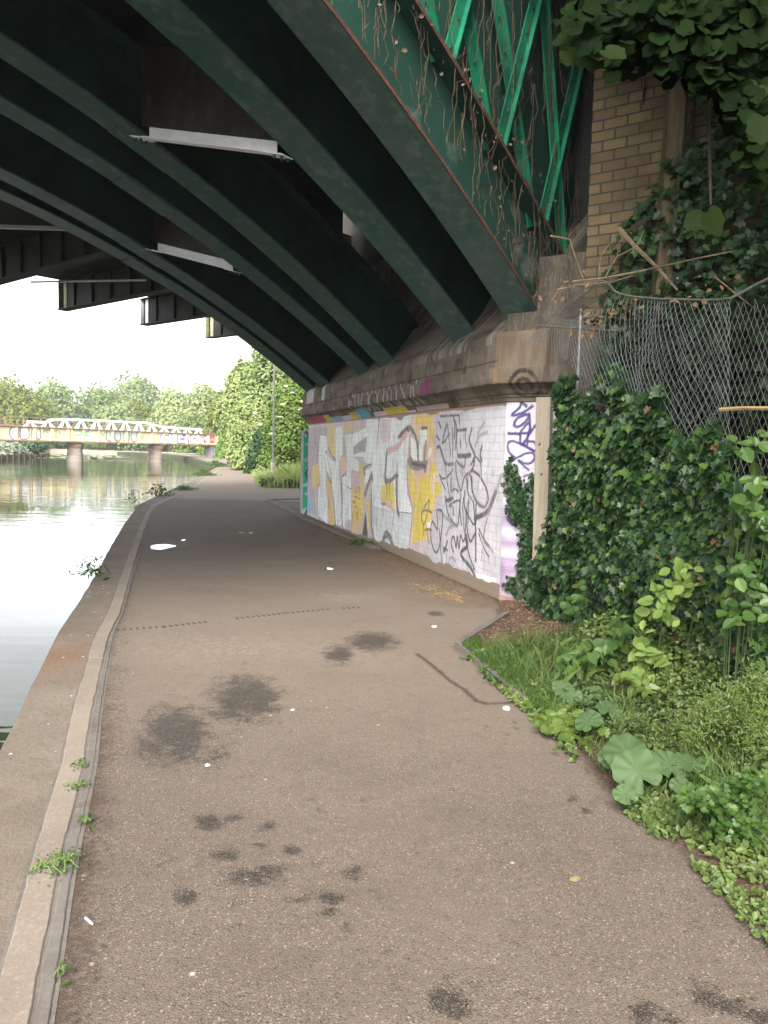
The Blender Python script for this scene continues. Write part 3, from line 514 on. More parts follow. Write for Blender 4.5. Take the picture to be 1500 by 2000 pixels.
# paint drips and ragged bare foot of the wall
for k in range(420):
    u = rng.uniform(0, WL); z = rng.uniform(.3, 2.15); l = rng.uniform(.04, .3); i = np.where((np.abs(cv.U-u) < .009) & (cv.Z < z) & (cv.Z > z-l))[0]; cv.C[i] = cv.C[i]*.6+.4*lin(*(random.choice([(225, 228, 226), (110, 100, 96), (205, 175, 170)])))
mot = fbm(cv.U*4, cv.Z*2.2, 91)[:, None]; cv.C = cv.C*(.80+.34*mot); mo2 = np.clip((fbm(cv.U*14, cv.Z*5, 92)-.6)*5, 0, 1)[:, None]*.35; cv.C = cv.C*(1-mo2)+lin(128, 116, 112)*mo2
foot = cv.Z < .10+.13*fbm(cv.U*3, cv.U*0, 77)-.12*np.clip((cv.U-3)/4, 0, 1); cv.C[foot] = lin(120, 105, 90)
topd = cv.Z > ZT-.03-.16*np.clip(fbm(cv.U*2.2, cv.Z*4, 78)-.45, 0, 1)*(cv.U < 4.5); cv.C[topd] = lin(140, 100, 88)

WALLM = paintmat('painted_brick', rough=.5, mort=.3, bumpd=.007)
abut = empty('bridge_abutment', W0, 'long brick and stone abutment covered in silver, yellow and black graffiti beside the path', 'abutment')
cv.build('graffiti_wall', WALLM, abut, 1)
# return wall facing the camera
RH = radians(124); c2 = Canvas(W0, RH, 0, .98, 0, ZT, .008, .008); c2.k = .82; c2.org = (960, 770, 4.762)
c2.C[:] = c2.col((186, 183, 190)); c2.C *= (.88+.22*fbm(c2.U*5, c2.Z*3, 6)[:, None])
c2.fill([(105, 1000), (330, 1130), (320, 1850), (40, 1850)], (166, 150, 170), al=.6)
for y_, a_2 in ((1180, .7), (1390, .7), (1540, .5), (1640, .8), (1790, .9)): c2.blot((150, y_), .16, .05, (132, 96, 142), a_2*.75)
for y_ in (1090, 1300, 1600, 1720): c2.blot((90, y_), .05, .1, (104, 74, 122), .55)
for y_ in (1290, 1480): c2.blot((200, y_), .2, .04, (205, 200, 208), .8)
c2.fill([(50, 1830), (120, 1870), (240, 1900), (380, 1790), (470, 1780), (470, 1960), (40, 1960)], (150, 92, 74), al=.75); c2.blot((130, 910), .03, .05, (214, 120, 90), .9)
c2.fill([(428, 60), (470, 60), (440, 820), (415, 820)], (120, 196, 160), al=.8); c2.fill([(100, 30), (200, 20), (440, 30), (440, 60), (100, 75)], (150, 92, 78), al=.8)
Pm = (52, 40, 98)
for P, wd in (([(278, 40), (262, 120), (190, 195), (280, 178), (380, 112)], .032), ([(280, 72), (320, 108)], .035), ([(310, 190), (232, 232), (210, 288), (250, 302), (312, 258), (345, 195), (305, 188)], .03), ([(350, 185), (352, 350), (292, 462), (266, 440), (260, 372), (160, 365)], .032), ([(256, 372), (340, 268), (355, 350), (260, 366)], .028), ([(290, 462), (400, 530)], .03),
              ([(410, 285), (368, 350), (340, 400), (330, 470)], .026), ([(350, 440), (392, 440), (412, 470)], .026), ([(148, 652), (220, 592), (165, 545), (150, 470), (190, 436), (270, 465), (400, 527)], .024), ([(190, 604), (240, 588), (330, 546), (388, 550), (402, 592), (365, 640), (300, 642), (250, 618), (345, 705)], .024),
              ([(300, 765), (345, 750), (382, 785), (355, 838), (310, 852)], .02), ([(165, 720), (163, 790), (212, 832)], .02), ([(190, 998), (255, 990)], .022), ([(128, 1040), (200, 1020), (232, 1060), (200, 1122), (160, 1092), (165, 1030)], .022), ([(255, 1110), (160, 1130), (150, 1165), (195, 1215)], .024), ([(270, 1195), (320, 1160), (385, 1100)], .024)): c2.stroke(P, wd, Pm, al=.95)
c2.build('return_wall', paintmat('painted_return_brick', rough=.5, peel=True, bw=.24, bh=.092, mort=.12), abut, -1)
# cornice, stone course and sloping skewback extruded along the wall, painted along the way
cv3 = Canvas(W0, WH, -.02, WL+.02, ZT, 5.9, .02, .02)
prof_pts = np.array([(0, ZT), (.02, ZT+.001), (.03, ZT+.045), (.045, ZT+.05), (.05, ZT+.075), (.075, ZT+.085), (.11, ZT+.13), (.16, ZT+.165), (.205, ZT+.185), (.21, ZT+.20), (.21, ZT+.35), (.15, ZT+.36), (.13, ZT+.70), (.11, ZT+.74), (-.35, 3.42), (-.85, 4.05), (-1.25, 4.65), (-1.3, 7.6)])
arc = np.concatenate([[0], np.cumsum(np.hypot(*np.diff(prof_pts, axis=0).T))])
sa = np.concatenate([np.arange(0, .95, .011), np.arange(.95, arc[-1], .05), [arc[-1]]]); po = np.interp(sa, arc, prof_pts[:, 0]); pz = np.interp(sa, arc, prof_pts[:, 1])
uu = np.arange(-.05, WL+.06, .02); UU, SA = np.meshgrid(uu, sa, indexing='ij'); PO = np.repeat(po[None], len(uu), 0); PZ = np.repeat(pz[None], len(uu), 0)
Cc = np.zeros(UU.shape+(3,)); stone = lin(100, 90, 78); st2 = lin(70, 62, 54); st3 = lin(122, 100, 84)
blk = np.floor(UU/.62+np.where(SA > .6, .5, 0)+np.where(SA > 1, .3, 0)); rnd = ((np.sin(blk*12.9898+np.floor(SA/.36)*78.2)*43758.5) % 1+1) % 1
f1 = fbm(UU*3, SA*3, 55)[..., None]; f2 = fbm(UU*22, SA*1.1, 56)[..., None]
Cc[:] = stone; Cc = Cc*(.62+.76*rnd[..., None]); Cc = Cc*(1-f1*.5)+st2*f1*.5; s3 = np.clip((f2-.5)*3, 0, 1); Cc = Cc*(1-s3*.7)+st3*s3*.7
gm = np.clip((fbm(UU*1.2, SA*1.0, 57)-.5)*4, 0, 1)[..., None]; Cc = Cc*(1-gm*.45)+lin(84, 84, 52)*gm*.45
joint = (np.abs((UU/.62+np.where(SA > .6, .5, 0)) % 1-.0) < .014) & (SA > .42) & (SA < 1.0); Cc[joint] *= .3; hj = (np.abs(SA-.60) < .010) | (np.abs(SA-1.0) < .008); Cc[hj] *= .4; dk = np.clip((fbm(UU*6, SA*7, 59)-.55)*5, 0, 1)[..., None]; Cc = Cc*(1-.5*dk)
ws = np.clip((fbm(UU*9, SA*.5, 58)-.55)*6, 0, 1)*np.where(UU < 2.6, 1, .35)*(SA > .8)*(UU > .14); Cc = Cc*(1-ws[..., None]*.6)+lin(150, 152, 148)*ws[..., None]*.6
def cor(u0, u1, s0, s1, col, al=.85):
    msk = (UU > u0) & (UU < u1) & (SA+.0*UU > s0+.02*(fbm(UU*20, SA*20, 3)-.5)) & (SA < s1); Cc[msk] = Cc[msk]*(1-al)+lin(*col)*al
def uof(px): return float((vpl(px, 800, W0, WH)-W0)@WD)
for a, b2, s0, s1, c_ in ((608, 640, .03, .2, (168, 66, 80)), (640, 652, .02, .2, (196, 180, 80)), (652, 672, .0, .14, (130, 160, 190)), (672, 690, 0, .12, (190, 190, 190)), (690, 708, 0, .17, (196, 176, 60)), (705, 728, .02, .22, (86, 160, 190)), (735, 760, 0, .1, (200, 180, 180)), (758, 800, 0, .16, (196, 178, 60)), (800, 815, 0, .05, (190, 190, 192)), (848, 868, .30, .58, (120, 30, 90)), (610, 624, .62, 1.0, (190, 190, 188)), (640, 646, .62, 1.0, (190, 190, 188)), (818, 880, 0, .09, (160, 150, 140))): cor(uof(b2), uof(a), s0, s1, c_)
# throw-up letters on the cornice: pale bubble outlines
def cst(pts, wd, c_, al=.9):
    for i in range(len(pts)-1):
        d = segd(UU, SA, pts[i], pts[i+1]); f = np.clip((wd-d)/(wd*.4), 0, 1)[..., None]*al; Cc[:] = Cc*(1-f)+lin(*c_)*f
L0 = uof(700); L1 = uof(842); nL = 9; lw = (L0-L1)/nL
GL = {0: [[(0, 0), (0, 1), (.7, 1)], [(0, .55), (.55, .55)]], 1: [[(0, 1), (0, .2), (.35, 0), (.7, .2), (.7, 1)]], 2: [[(.7, .85), (.35, 1), (0, .6), (0, .3), (.35, 0), (.7, .15)]], 3: [[(0, 0), (0, 1)], [(.65, 1), (.1, .5), (.7, 0)]], 4: [[(0, 1), (.35, .5), (.7, 1)], [(.35, .5), (.3, 0)]], 5: [[(0, .5), (.35, 1), (.7, .5), (.35, 0), (0, .5)]], 6: [[(0, 1), (0, .2), (.35, 0), (.7, .2), (.7, 1)]], 7: [[(.7, .9), (.1, .8), (.6, .4), (.5, .05), (0, .1)]], 8: [[(0, 0), (.3, 1), (.7, 0)]]}
for i in range(nL):
    u0 = L0-i*lw-.1
    for st in GL[i]: cst([(u0-x_*lw*.85, .16+y_*.40) for x_, y_ in st], .042, (160, 160, 158), .75); cst([(u0-x_*lw*.85-.03, .16+y_*.40) for x_, y_ in st], .008, (40, 34, 30))
ub = uof(1018); 
STONE2 = mat('springer_side_stone', (.06, .05, .038), (.03, .026, .02), (.10, .09, .07), sc=3, rough=.95, bmp=.5, bsc=20)
COR = paintmat('stained_cornice_stone', rough=.85, brick=False, peel=False, streak=.2)
V = (W0[None, None]+WD*UU[..., None]+WN*PO[..., None]); V[..., 2] = PZ
nU, nS = UU.shape; k = (np.arange(nU-1)[:, None]*nS+np.arange(nS-1)[None, :]).ravel()
mk('cornice_and_springers', V.reshape(-1, 3), np.stack([k, k+nS, k+nS+1, k+1], 1), COR, abut, attrs=dict(paint=Cc.reshape(-1, 3)))
cap = [W0-WD*.052+WN*o_+np.array([0, 0, z_]) for o_, z_ in [tuple(q) for q in prof_pts[13:17]]+[(-1.3, 4.7), (-1.3, 2.93)]]
mk('springer_side', cap, [tuple(range(len(cap)))], STONE2, abut)
# cornice round the corner on the return wall
RD = np.array([sin(RH), cos(RH), 0]); RN = np.array([RD[1], -RD[0], 0])
pr = prof_pts[:14]; ur = np.linspace(-.02, .87, 60); pa = arc[:14]; sr = np.arange(0, pa[-1], .012); por = np.interp(sr, pa, pr[:, 0]); pzr = np.interp(sr, pa, pr[:, 1])
UR, SR = np.meshgrid(ur, sr, indexing='ij'); Vr = W0+RD*UR[..., None]+RN*np.repeat(por[None], 60, 0)[..., None]; Vr[..., 2] = np.repeat(pzr[None], 60, 0)
# mitre: near the corner the two mouldings meet
Cr = np.zeros(UR.shape+(3,)); Cr[:] = lin(84, 72, 58); Cr *= (.7+.6*fbm(UR*4, SR*4, 9)[..., None])
dsw = np.minimum(np.abs(np.hypot((UR-.28)/1.0, (SR-.25)*.9)-.16), np.abs(np.hypot((UR-.28)/1.0, (SR-.25)*.9)-.08)); Cr[dsw < .02] = lin(36, 32, 30); Cr[UR > .5] *= .5
k = (np.arange(59)[:, None]*len(sr)+np.arange(len(sr)-1)[None, :]).ravel(); ns = len(sr)
mk('return_cornice', Vr.reshape(-1, 3), np.stack([k, k+ns, k+ns+1, k+1], 1), COR, abut, attrs=dict(paint=Cr.reshape(-1, 3)))
mb = MB()  # corner fillet of moulding between the two runs
V = []; nseg = 8
for j in range(nseg+1):
    f = j/nseg; d = WN*(1-f)+RN*f; d = d/np.linalg.norm(d)
    for o_, z_ in pr: q = W0+d*(o_ if o_ > 0 else 0)+np.array([0, 0, 0]); V.append((q[0], q[1], z_))
m_ = len(pr); mb.add(V, [(j*m_+i, (j+1)*m_+i, (j+1)*m_+i+1, j*m_+i+1) for j in range(nseg) for i in range(m_-1)])
mk('cornice_corner', mb.V, mb.F, COR, abut, attrs=dict(paint=np.tile(lin(100, 82, 62), (len(mb.V), 1))))
# springer block above the return cornice, solid behind the skewback
STONE = mat('springer_stone', (.075, .062, .045), (.035, .03, .024), (.125, .11, .088), sc=2, rough=.9, vec=(2, 2, .5), bmp=.5, bsc=20, bd=.01)
def slab(name, a, b2, n, thick, z0, z1, m, parent):
    a = np.array([a[0], a[1], 0.]); b2 = np.array([b2[0], b2[1], 0.]); mb = MB(); nn = np.array([n[0], n[1], 0])*thick
    mb.hexa([a+[0, 0, z0], b2+[0, 0, z0], b2+nn+[0, 0, z0], a+nn+[0, 0, z0], a+[0, 0, z1], b2+[0, 0, z1], b2+nn+[0, 0, z1], a+nn+[0, 0, z1]]); return mb.build(name, m, parent)
e0 = W0+RD*.02+RN*.10; e1 = W0+RD*.92+RN*.10
slab('springer_block', e0-WN*.0, e1, -RN, 1.2, ZT+.74, 3.12, STONE, abut)
SOOT = mat('sooty_brickwork', (.05, .042, .036), (.025, .022, .02), (.09, .075, .06), sc=2, rough=.95, bmp=.5, bsc=12)
ba = W0-WN*1.27-WD*.95; bb = W0-WN*1.27+WD*(WL+2.2); slab('upper_abutment', ba, bb, -WN, 2.5, 2.6, 8.0, SOOT, abut)
slab('springer_return', W0+RD*.34+RN*.06, W0+RD*.98+RN*.06, -RN, 1.3, 3.0, 3.68, STONE, abut)
slab('backing_wall', W0-WN*.05+WD*.02, W0+RD*1.0-WN*.0, WD, .4, .0, ZT+.3, STONE, abut)
# yellow stock brick pilaster and wing wall behind the fence
def brickmat(name, a, b_, mo, bw=.235, bh=.1):
    m, t, b = nm(name, .9, .2); v = coord(t); sp = nd(t, 'ShaderNodeSeparateXYZ'); t.links.new(v, sp.inputs[0]); cb = nd(t, 'ShaderNodeCombineXYZ')
    t.links.new(sp.outputs[0], cb.inputs[0]); t.links.new(sp.outputs[2], cb.inputs[1])
    bk = nd(t, 'ShaderNodeTexBrick'); t.links.new(cb.outputs[0], bk.inputs['Vector']); bk.inputs['Scale'].default_value = 1
    for k_, v_ in (('Brick Width', bw), ('Row Height', bh), ('Mortar Size', .009), ('Mortar Smooth', .2), ('Bias', -.1)): bk.inputs[k_].default_value = v_
    bk.inputs['Color1'].default_value = (*a, 1); bk.inputs['Color2'].default_value = (*b_, 1); bk.inputs['Mortar'].default_value = (*mo, 1)
    c = mix(t, rampf(t, noise(t, v, 3, 5, .6), .45, .7, 0, .6), bk.outputs['Color'], tuple(np.array(b_)*.5)); c = mix(t, rampf(t, noise(t, v, 40, 4, .7), .5, .75, 0, .4), c, tuple(np.array(a)*.5))
    t.links.new(c, b.inputs['Base Color']); inv = nd(t, 'ShaderNodeMath', operation='MULTIPLY_ADD'); t.links.new(bk.outputs['Fac'], inv.inputs[0]); inv.inputs[1].default_value = -1.; inv.inputs[2].default_value = 1.
    n_ = bump(t, b, inv.outputs[0], .7, .01); bump(t, b, noise(t, v, 60, 4), .5, .004, n_); return m
YBR = brickmat('yellow_stock_brick', (.155, .115, .058), (.095, .066, .038), (.035, .045, .045))
def lbox(name, P0, h, L, thick, z0, z1, m, parent):
    """box with local x along heading h, body behind the face (to the left of travel is +y)"""
    mb = MB().box((0, 0, z0), (L, thick, z1)); o = mk(name, mb.V, mb.F, m); o.rotation_euler = (0, 0, pi/2-h); o.location = (P0[0], P0[1], 0)
    if parent is not None: o.parent = parent; o.matrix_parent_inverse = wm(parent).inverted()
    return o
PH = radians(124); PD = np.array([sin(PH), cos(PH), 0]); PP = np.array([2.08, 7.78, 0])-PD*.15
lbox('brick_pilaster', PP, PH, .95, 1.6, 3.0, 9, YBR, abut); lbox('wing_wall', PP+PD*.95+np.array([.06, .1, 0]), PH, 6.5, .5, 0, 8.5, YBR, abut)
lbox('dark_gap_filler', PP-PD*.60+np.array([.559, .829, 0])*1.15, PH, .95, .6, 3.0, 9, SOFFIT, abut)  # black box added to stand in for the shaded gap beside the pilaster
lbox('pilaster_base', PP+PD*.002-np.array([.02, .03, 0]), PH, 1.0, 1.4, 0, 2.95, STONE, abut)
# far end of the wall: painted concrete block wing
BLKM = mat('grey_blockwork', (.30, .31, .31), (.22, .23, .23), (.38, .39, .39), sc=3, rough=.85)
blk = empty('block_wing_wall', (-1.7, 18.8, 0), 'grey blockwork wing wall with green graffiti edges at the far end of the abutment', 'wall')
c4 = Canvas((-1.98, 18.62, 0), radians(72), 0, 2.2, 0, 2.05, .02, .02); c4.k = 1.1; c4.C[:] = c4.col((150, 158, 160)); c4.org = (400, 680, 6.25)
for yy in np.arange(.22, 2.1, .22): c4.C[np.abs(c4.Z-yy) < .011] = c4.col((90, 95, 96))
for z0 in (.15, .75, 1.35): 
    r_ = (c4.Z-z0)/.55; c4.C[(r_ > 0) & (r_ < 1) & (c4.U < .04+.16*np.abs(np.sin(r_*pi*1.5)))] = c4.col((20, 140, 110))
c4.C[(np.abs((c4.U-.06-.16*np.abs(np.sin(c4.Z*3.1))) ) < .025)] = c4.col((16, 70, 60))
c4.build('block_face', paintmat('painted_blocks', brick=False, peel=False), blk, -1)
lbox('block_body', np.array([-1.98, 18.62, 0])+np.array([0, .012, 0]), radians(72), 2.2, -.0+.3, 0, 2.04, BLKM, blk)

# ------------------------------------------------------------------ the arch bridge
bridge = empty('arch_bridge', BR(-9, -9, 3), 'dark green riveted steel arch railway bridge spanning overhead with pale flanges and bright green lattice', 'bridge')
RIB = {1: ((1.281, 8.551), -4.516, (-.030, .620, 3.105), .41), 2: ((.848, 9.923), -5.729, (-.030, .602, 2.985), .41), 3: ((-.056, 12.787), -8.262, (-.029, .598, 2.918), .39),
       4: ((-.425, 13.957), -9.297, (-.025, .550, 2.883), .35), 5: ((-1.312, 16.768), -11.783, (-.024, .543, 2.833), .38), 6: ((-1.808, 18.341), -13.175, (-.026, .563, 2.862), .40)}
RD_ = 1.03
def ribz(i, s): a, b2, c_ = RIB[i][2]; return a*s*s+b2*s+c_
RS0 = {i: float(D2@np.array(RIB[i][0])) for i in RIB}
def ribsweep(i, n0, n1, z0, z1, sa=-.1, sb=None, skew=True):
    """swept rectangle along rib i: lateral n0..n1 from its left flange edge, height z0..z1 above the soffit curve"""
    a, b2, c_ = RIB[i][2]; sm = -b2/a; sb = sm if sb is None else sb; ss = np.linspace(sa, sb, 64); mb = MB(); V = []
    for s in ss:
        sl = 2*a*s+b2; nl = math.hypot(1, sl); tx, tz = -sl/nl, 1/nl
        for (nn, hh) in ((n0, z0), (n1, z0), (n1, z1), (n0, z1)):
            h = hh/nl*1.0*nl**0; hp = hh/1.18
            V.append(BR(RIB[i][1]+nn, RS0[i]+s+tx*hp, ribz(i, s)+tz*hp))
    Fc = [(4*j+k, 4*j+(k+1) % 4, 4*j+4+(k+1) % 4, 4*j+4+k) for j in range(len(ss)-1) for k in range(4)]+[(3, 2, 1, 0), tuple(4*(len(ss)-1)+k for k in range(4))]
    mb.add(V, Fc); return mb
for i in RIB:
    w_ = RIB[i][3]; mid = w_/2
    web = ribsweep(i, mid-.02, mid+.02, .03, RD_-.04)
    if i in (1,): pass
    # stiffener angles on the web
    sm = -RIB[i][2][1]/RIB[i][2][0]
    rib = web.build('arch_rib', G_PALE if i == 1 else G_WEB, bridge)
    ribsweep(i, 0, w_, 0, .03).build('bottom_flange', G_DARK, rib)
    ribsweep(i, 0, w_, RD_-.04, RD_).build('top_flange', G_WEB, rib)
    if i == 1:
        ribsweep(i, w_+.001, w_+.012, -.004, .036).build('rusty_flange_edge', RUST, rib); ribsweep(i, w_+.001, w_+.012, RD_-.044, RD_+.004).build('rusty_top_edge', RUST, rib)
        ep = MB(); P = []
        for hh in (0, RD_): 
            a, b2, c_ = RIB[i][2]; nl = math.hypot(1, b2); P.append(BR(RIB[i][1]+w_/2, RS0[i]-.12-b2/nl*hh/1.18, ribz(i, -.1)+hh/nl/1.18))
        ep.bar(P[0], P[1], np.array([N2[0], N2[1], 0])*w_, np.array([D2[0], D2[1], 0])*.03); ep.build('end_plate', G_WEB, rib)
    # cover plates
    pl = MB()
    for s_c, l_ in ((4.55, .75), (9.3, .8), (14, .8)):
        q = ribsweep(i, .004, w_-.004, -.018, -.001, s_c-l_/2, s_c+l_/2); pl.add(q.V, q.F)
    pl.each('splice_plate', G_DARK, rib)
# end bearings already sit on the skewback; transverse struts with plates above
def onpl(px_, py_, c): d = ray(px_, py_); return CO+d*(c/(N2@d[:2]))
def strut(i, j, si, sj, name='cross_strut'):
    if isinstance(si, tuple): a = onpl(*si, RIB[i][1]+RIB[i][3]-.02); b2 = onpl(*sj, RIB[j][1]+.02); a[2] += .05; b2[2] += .05
    else: a = BR(RIB[i][1]+RIB[i][3]-.02, si, ribz(i, si-RS0[i])+.02); b2 = BR(RIB[j][1]+.02, sj, ribz(j, sj-RS0[j])+.03)
    d = (b2-a)/np.linalg.norm(b2-a); up = np.array([0, 0, 1.]); sd_ = np.cross(d, up); sd_ /= np.linalg.norm(sd_)
    mb = MB().bar(a+d*.18, b2-d*.18, sd_*.012, up*.14).bar(a+d*.18-up*.064+sd_*.06, b2-d*.18-up*.064+sd_*.06, sd_*.11, up*.012)
    o = mb.build(name, WHITEST, bridge)
    g = MB()
    for e, s_ in ((a, 1), (b2, -1)): g.bar(e+d*s_*.0+sd_*.05-up*.075, e+d*s_*.24+sd_*.05-up*.075, sd_*.16, up*.01)
    g.each('gusset_plate', WHITEST, o)
    bt = MB()
    for e, s_ in ((a, 1), (b2, -1)):
        for u, v_ in ((.04, 0), (.12, 0), (.05, .08), (.14, .09)): q = e+d*s_*u+sd_*v_-up*.085; bt.tube([q, q-up*.03], .018, 6)
    bt.each('bolt', BOLTM, o)
    w2 = MB().bar(a+d*.05+up*.5, b2-d*.05+up*.5, sd_*.012, up*.84); w2.build('cross_plate', BROWNST, bridge)
strut(3, 2, (272, 268), (568, 304)); strut(5, 4, (296, 486), (470, 530)); strut(3, 2, .2, .5); strut(5, 4, -2.3, -1.8)
# deck of the arch bridge
ZD = 7.35
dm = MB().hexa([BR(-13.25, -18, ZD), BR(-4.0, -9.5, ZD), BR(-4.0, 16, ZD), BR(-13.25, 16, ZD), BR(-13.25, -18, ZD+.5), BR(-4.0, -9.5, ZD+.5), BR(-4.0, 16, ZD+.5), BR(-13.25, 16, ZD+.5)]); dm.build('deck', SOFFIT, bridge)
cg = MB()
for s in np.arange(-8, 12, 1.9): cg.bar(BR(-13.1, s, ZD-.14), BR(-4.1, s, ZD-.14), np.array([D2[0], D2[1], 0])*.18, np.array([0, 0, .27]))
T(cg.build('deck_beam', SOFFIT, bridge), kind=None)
fg = MB().bar(BR(-3.95, -12, ZD+.1), BR(-3.95, 16, ZD+.1), np.array([N2[0], N2[1], 0])*.08, np.array([0, 0, .9])); fg.build('fascia_girder', G_WEB, bridge)
# spandrel lattice above rib 1
def ribtop(s, n): 
    a, b2, c_ = RIB[1][2]; return BR(RIB[1][1]+n, RS0[1]+s, ribz(1, s)+RD_)
nrm3 = np.array([N2[0], N2[1], 0])
for k in range(-1, 8):
    s0 = .82+.88*k; zb = ribz(1, max(s0, -.6))+RD_-.06
    if s0 < -.7: continue
    for (sl, lo_) in ((-.37, .30), (.45, .24)):
        zt = ZD+.1; p0 = BR(RIB[1][1]+lo_+.02, RS0[1]+s0+(.05 if sl > 0 else -.02), zb); p1 = BR(RIB[1][1]+lo_+.02, RS0[1]+s0+sl*(zt-zb), zt)
        d = (p1-p0)/np.linalg.norm(p1-p0); sd_ = np.cross(d, nrm3); mb = MB().bar(p0, p1, sd_*.125, nrm3*.016).bar(p0+sd_*.055+nrm3*.035, p1+sd_*.055+nrm3*.035, sd_*.012, nrm3*.05)
        o = mb.build('lattice_brace', G_BRIGHT, bridge)
        bt = MB()
        for q in np.arange(.15, np.linalg.norm(p1-p0), .3): e = p0+d*q+nrm3*.008; bt.tube([e, e+nrm3*.02], .014, 6)
        bt.each('rivet', BOLTM, o)
for s0, sl in ((-.80, .27), (-1.15, .0)):
    p0 = BR(RIB[1][1]+.3, RS0[1]+s0, 3.2); p1 = BR(RIB[1][1]+.3, RS0[1]+s0+sl*4, ZD); d = (p1-p0)/np.linalg.norm(p1-p0); sd_ = np.cross(d, nrm3)
    MB().bar(p0, p1, sd_*.12, nrm3*.02).bar(p0+sd_*.05+nrm3*.035, p1+sd_*.05+nrm3*.035, sd_*.012, nrm3*.05).build('end_post', G_BRIGHT, bridge)
mb = MB().hexa([BR(-4.42, -8.6, 3.9), BR(-4.38, -8.6, 3.9), BR(-4.38, 8, 7.3), BR(-4.42, 8, 7.3), BR(-4.42, -8.6, ZD), BR(-4.38, -8.6, ZD), BR(-4.38, 8, ZD+.01), BR(-4.42, 8, ZD+.01)])
V = []; ss = np.linspace(-1.2, 9, 40)
for s in ss: V += [BR(-4.36, RS0[1]+s, max(3.3, ribz(1, s)+RD_-.1)), BR(-4.36, RS0[1]+s, ZD)]
MB().add(V, [(2*j, 2*j+1, 2*j+3, 2*j+2) for j in range(39)]).build('spandrel_plate', G_PALE, bridge)
V = []
for s in np.linspace(-.8, 9, 40): V += [BR(-12.98, RS0[6]+s, ribz(6, s)+RD_-.1), BR(-12.98, RS0[6]+s, ZD)]
MB().add(V, [(2*j, 2*j+1, 2*j+3, 2*j+2) for j in range(39)]).build('spandrel_plate', G_WEB, bridge)
# dark backing above the springers between the deck and the abutment
mb = MB().bar(BR(-13.3, -12.2, 5.5), BR(-4.9, -12.2, 5.5), np.array([0, 0, 4.4]), np.array([D2[0], D2[1], 0])*.2)
# opposite abutment across the river
ab2 = MB().hexa([BR(-14, 12.6-3.0, -1.2)+np.array([0, 0, 0]), BR(-4, 12.6+6.3-3, -1.2), BR(-4, 22, -1.2), BR(-14, 22, -1.2), BR(-14, 9.6, 3.0), BR(-4, 15.9, 3.0), BR(-4, 22, 7.3), BR(-14, 22, 7.3)])
T(ab2.build('opposite_abutment', STONE), 'stone abutment carrying the arches on the other river bank', 'abutment')

# second bridge just beyond: brown cross girders whose ends step out over the water
gb = empty('girder_bridge', BR(-19, -13, 5.8), 'rust brown girder bridge whose beam ends step out over the river beyond the arches', 'bridge')
zb = 5.8; n3 = nrm3; d3 = np.array([D2[0], D2[1], 0])
for s, ce, pale in ((-22.3, -25.3, 0), (-18.92, -25.1, 1), (-15.66, -24.5, 2), (-12.46, -24.1, 1), (-9.3, -24.0, 0), (-6.1, -24.0, 0)):
    a = BR(ce, s, zb); b2 = BR(-13.75, s, zb); up = np.array([0, 0, 1.])
    g = MB().bar(a+up*.46, b2+up*.46, d3*.03, up*.88).bar(a+up*.015, b2+up*.015, d3*.34, up*.03).bar(a+up*.9, b2+up*.9, d3*.34, up*.03)
    for q in np.arange(.9, 10.5, 1.05): g.bar(a+n3*q+up*.05, a+n3*q+up*.88, d3*.16, n3*.014)
    o = g.build('cross_girder', BROWNST, gb)
    e = MB().bar(a+n3*.05+up*.04-d3*.0, a+n3*.05+up*.88-d3*.0, d3*.30, n3*.014)
    e.bar(a+n3*.28+up*.04+d3*.03, a+n3*.28+up*.88+d3*.03, n3*.17, d3*.02); e.build('end_stiffener', (BROWNST, PALEST, WHITEST)[pale], o)
    for z_ in (.09, .84): MB().bar(a+n3*.3+up*z_+d3*.022, b2+up*z_+d3*.022, d3*.012, up*.09).build('flange_angle', BROWNST, o)
MB().hexa([BR(-24, -24, zb+.93), BR(-13.6, -24, zb+.93), BR(-13.6, 4, zb+.93), BR(-24, 4, zb+.93), BR(-24, -24, zb+1.2), BR(-13.6, -24, zb+1.2), BR(-13.6, 4, zb+1.2), BR(-24, 4, zb+1.2)]).build('deck', BROWNST, gb)
for (x0, y0), (x1, y1), z_, r_ in (((-60, 441), (170, 448), 6.25, .06), ((60, 551), (285, 547), 5.92, .035)):
    p, q = gnd(x0, y0, z_), gnd(x1, y1, z_); d = (q-p)/np.linalg.norm(q-p); MB().bar(p, q, np.cross(d, [0, 0, 1])*r_*1.4, np.array([0, 0, r_*1.2])).build('bracing_rod', WHITEST, gb)

# ------------------------------------------------------------------ far painted girder bridge
BP0 = np.array([-32.2, 80., 0]); BH = math.atan2(5.2, 11.0); BD = np.array([sin(BH), cos(BH), 0]); BN = np.array([BD[1], -BD[0], 0])
fb = empty('river_girder_bridge', tuple(BP0), 'cream plate girder railway bridge with graffiti panels on round piers across the river', 'bridge')
uL, uR = -26.0, 24.0; ZB, ZG = 1.62, 2.90
c5 = Canvas(BP0, BH, uL, uR, ZB, ZG, .045, .045); c5.k = 1.05; c5.n1 *= 1.5; c5.n2 *= 1.5
c5.C[:] = c5.col((232, 218, 176)); c5.C *= (.86+.24*fbm(c5.U*.8, c5.Z*2, 4)[:, None])
c5.org = (0, 800, 6.977)
def bub(cx, cy, w_, h_, pts, col, ol): # one bubble letter: outline, then body
    P = [(cx+x*w_, cy+y*h_) for x, y in pts]; c5.stroke(P, .62, ol, soft=.15); c5.stroke(P, .42, col, soft=.15)
LC = [(.8, .1), (.4, 0), (.1, .3), (.1, .7), (.4, 1), (.8, .85)]; LB = [(.1, 0), (.1, 1), (.7, .85), (.6, .55), (.2, .5), (.6, .4), (.65, .1), (.1, 0)]; LN = [(.1, 1), (.2, .1), (.6, 0), (.85, .3), (.85, 1)]
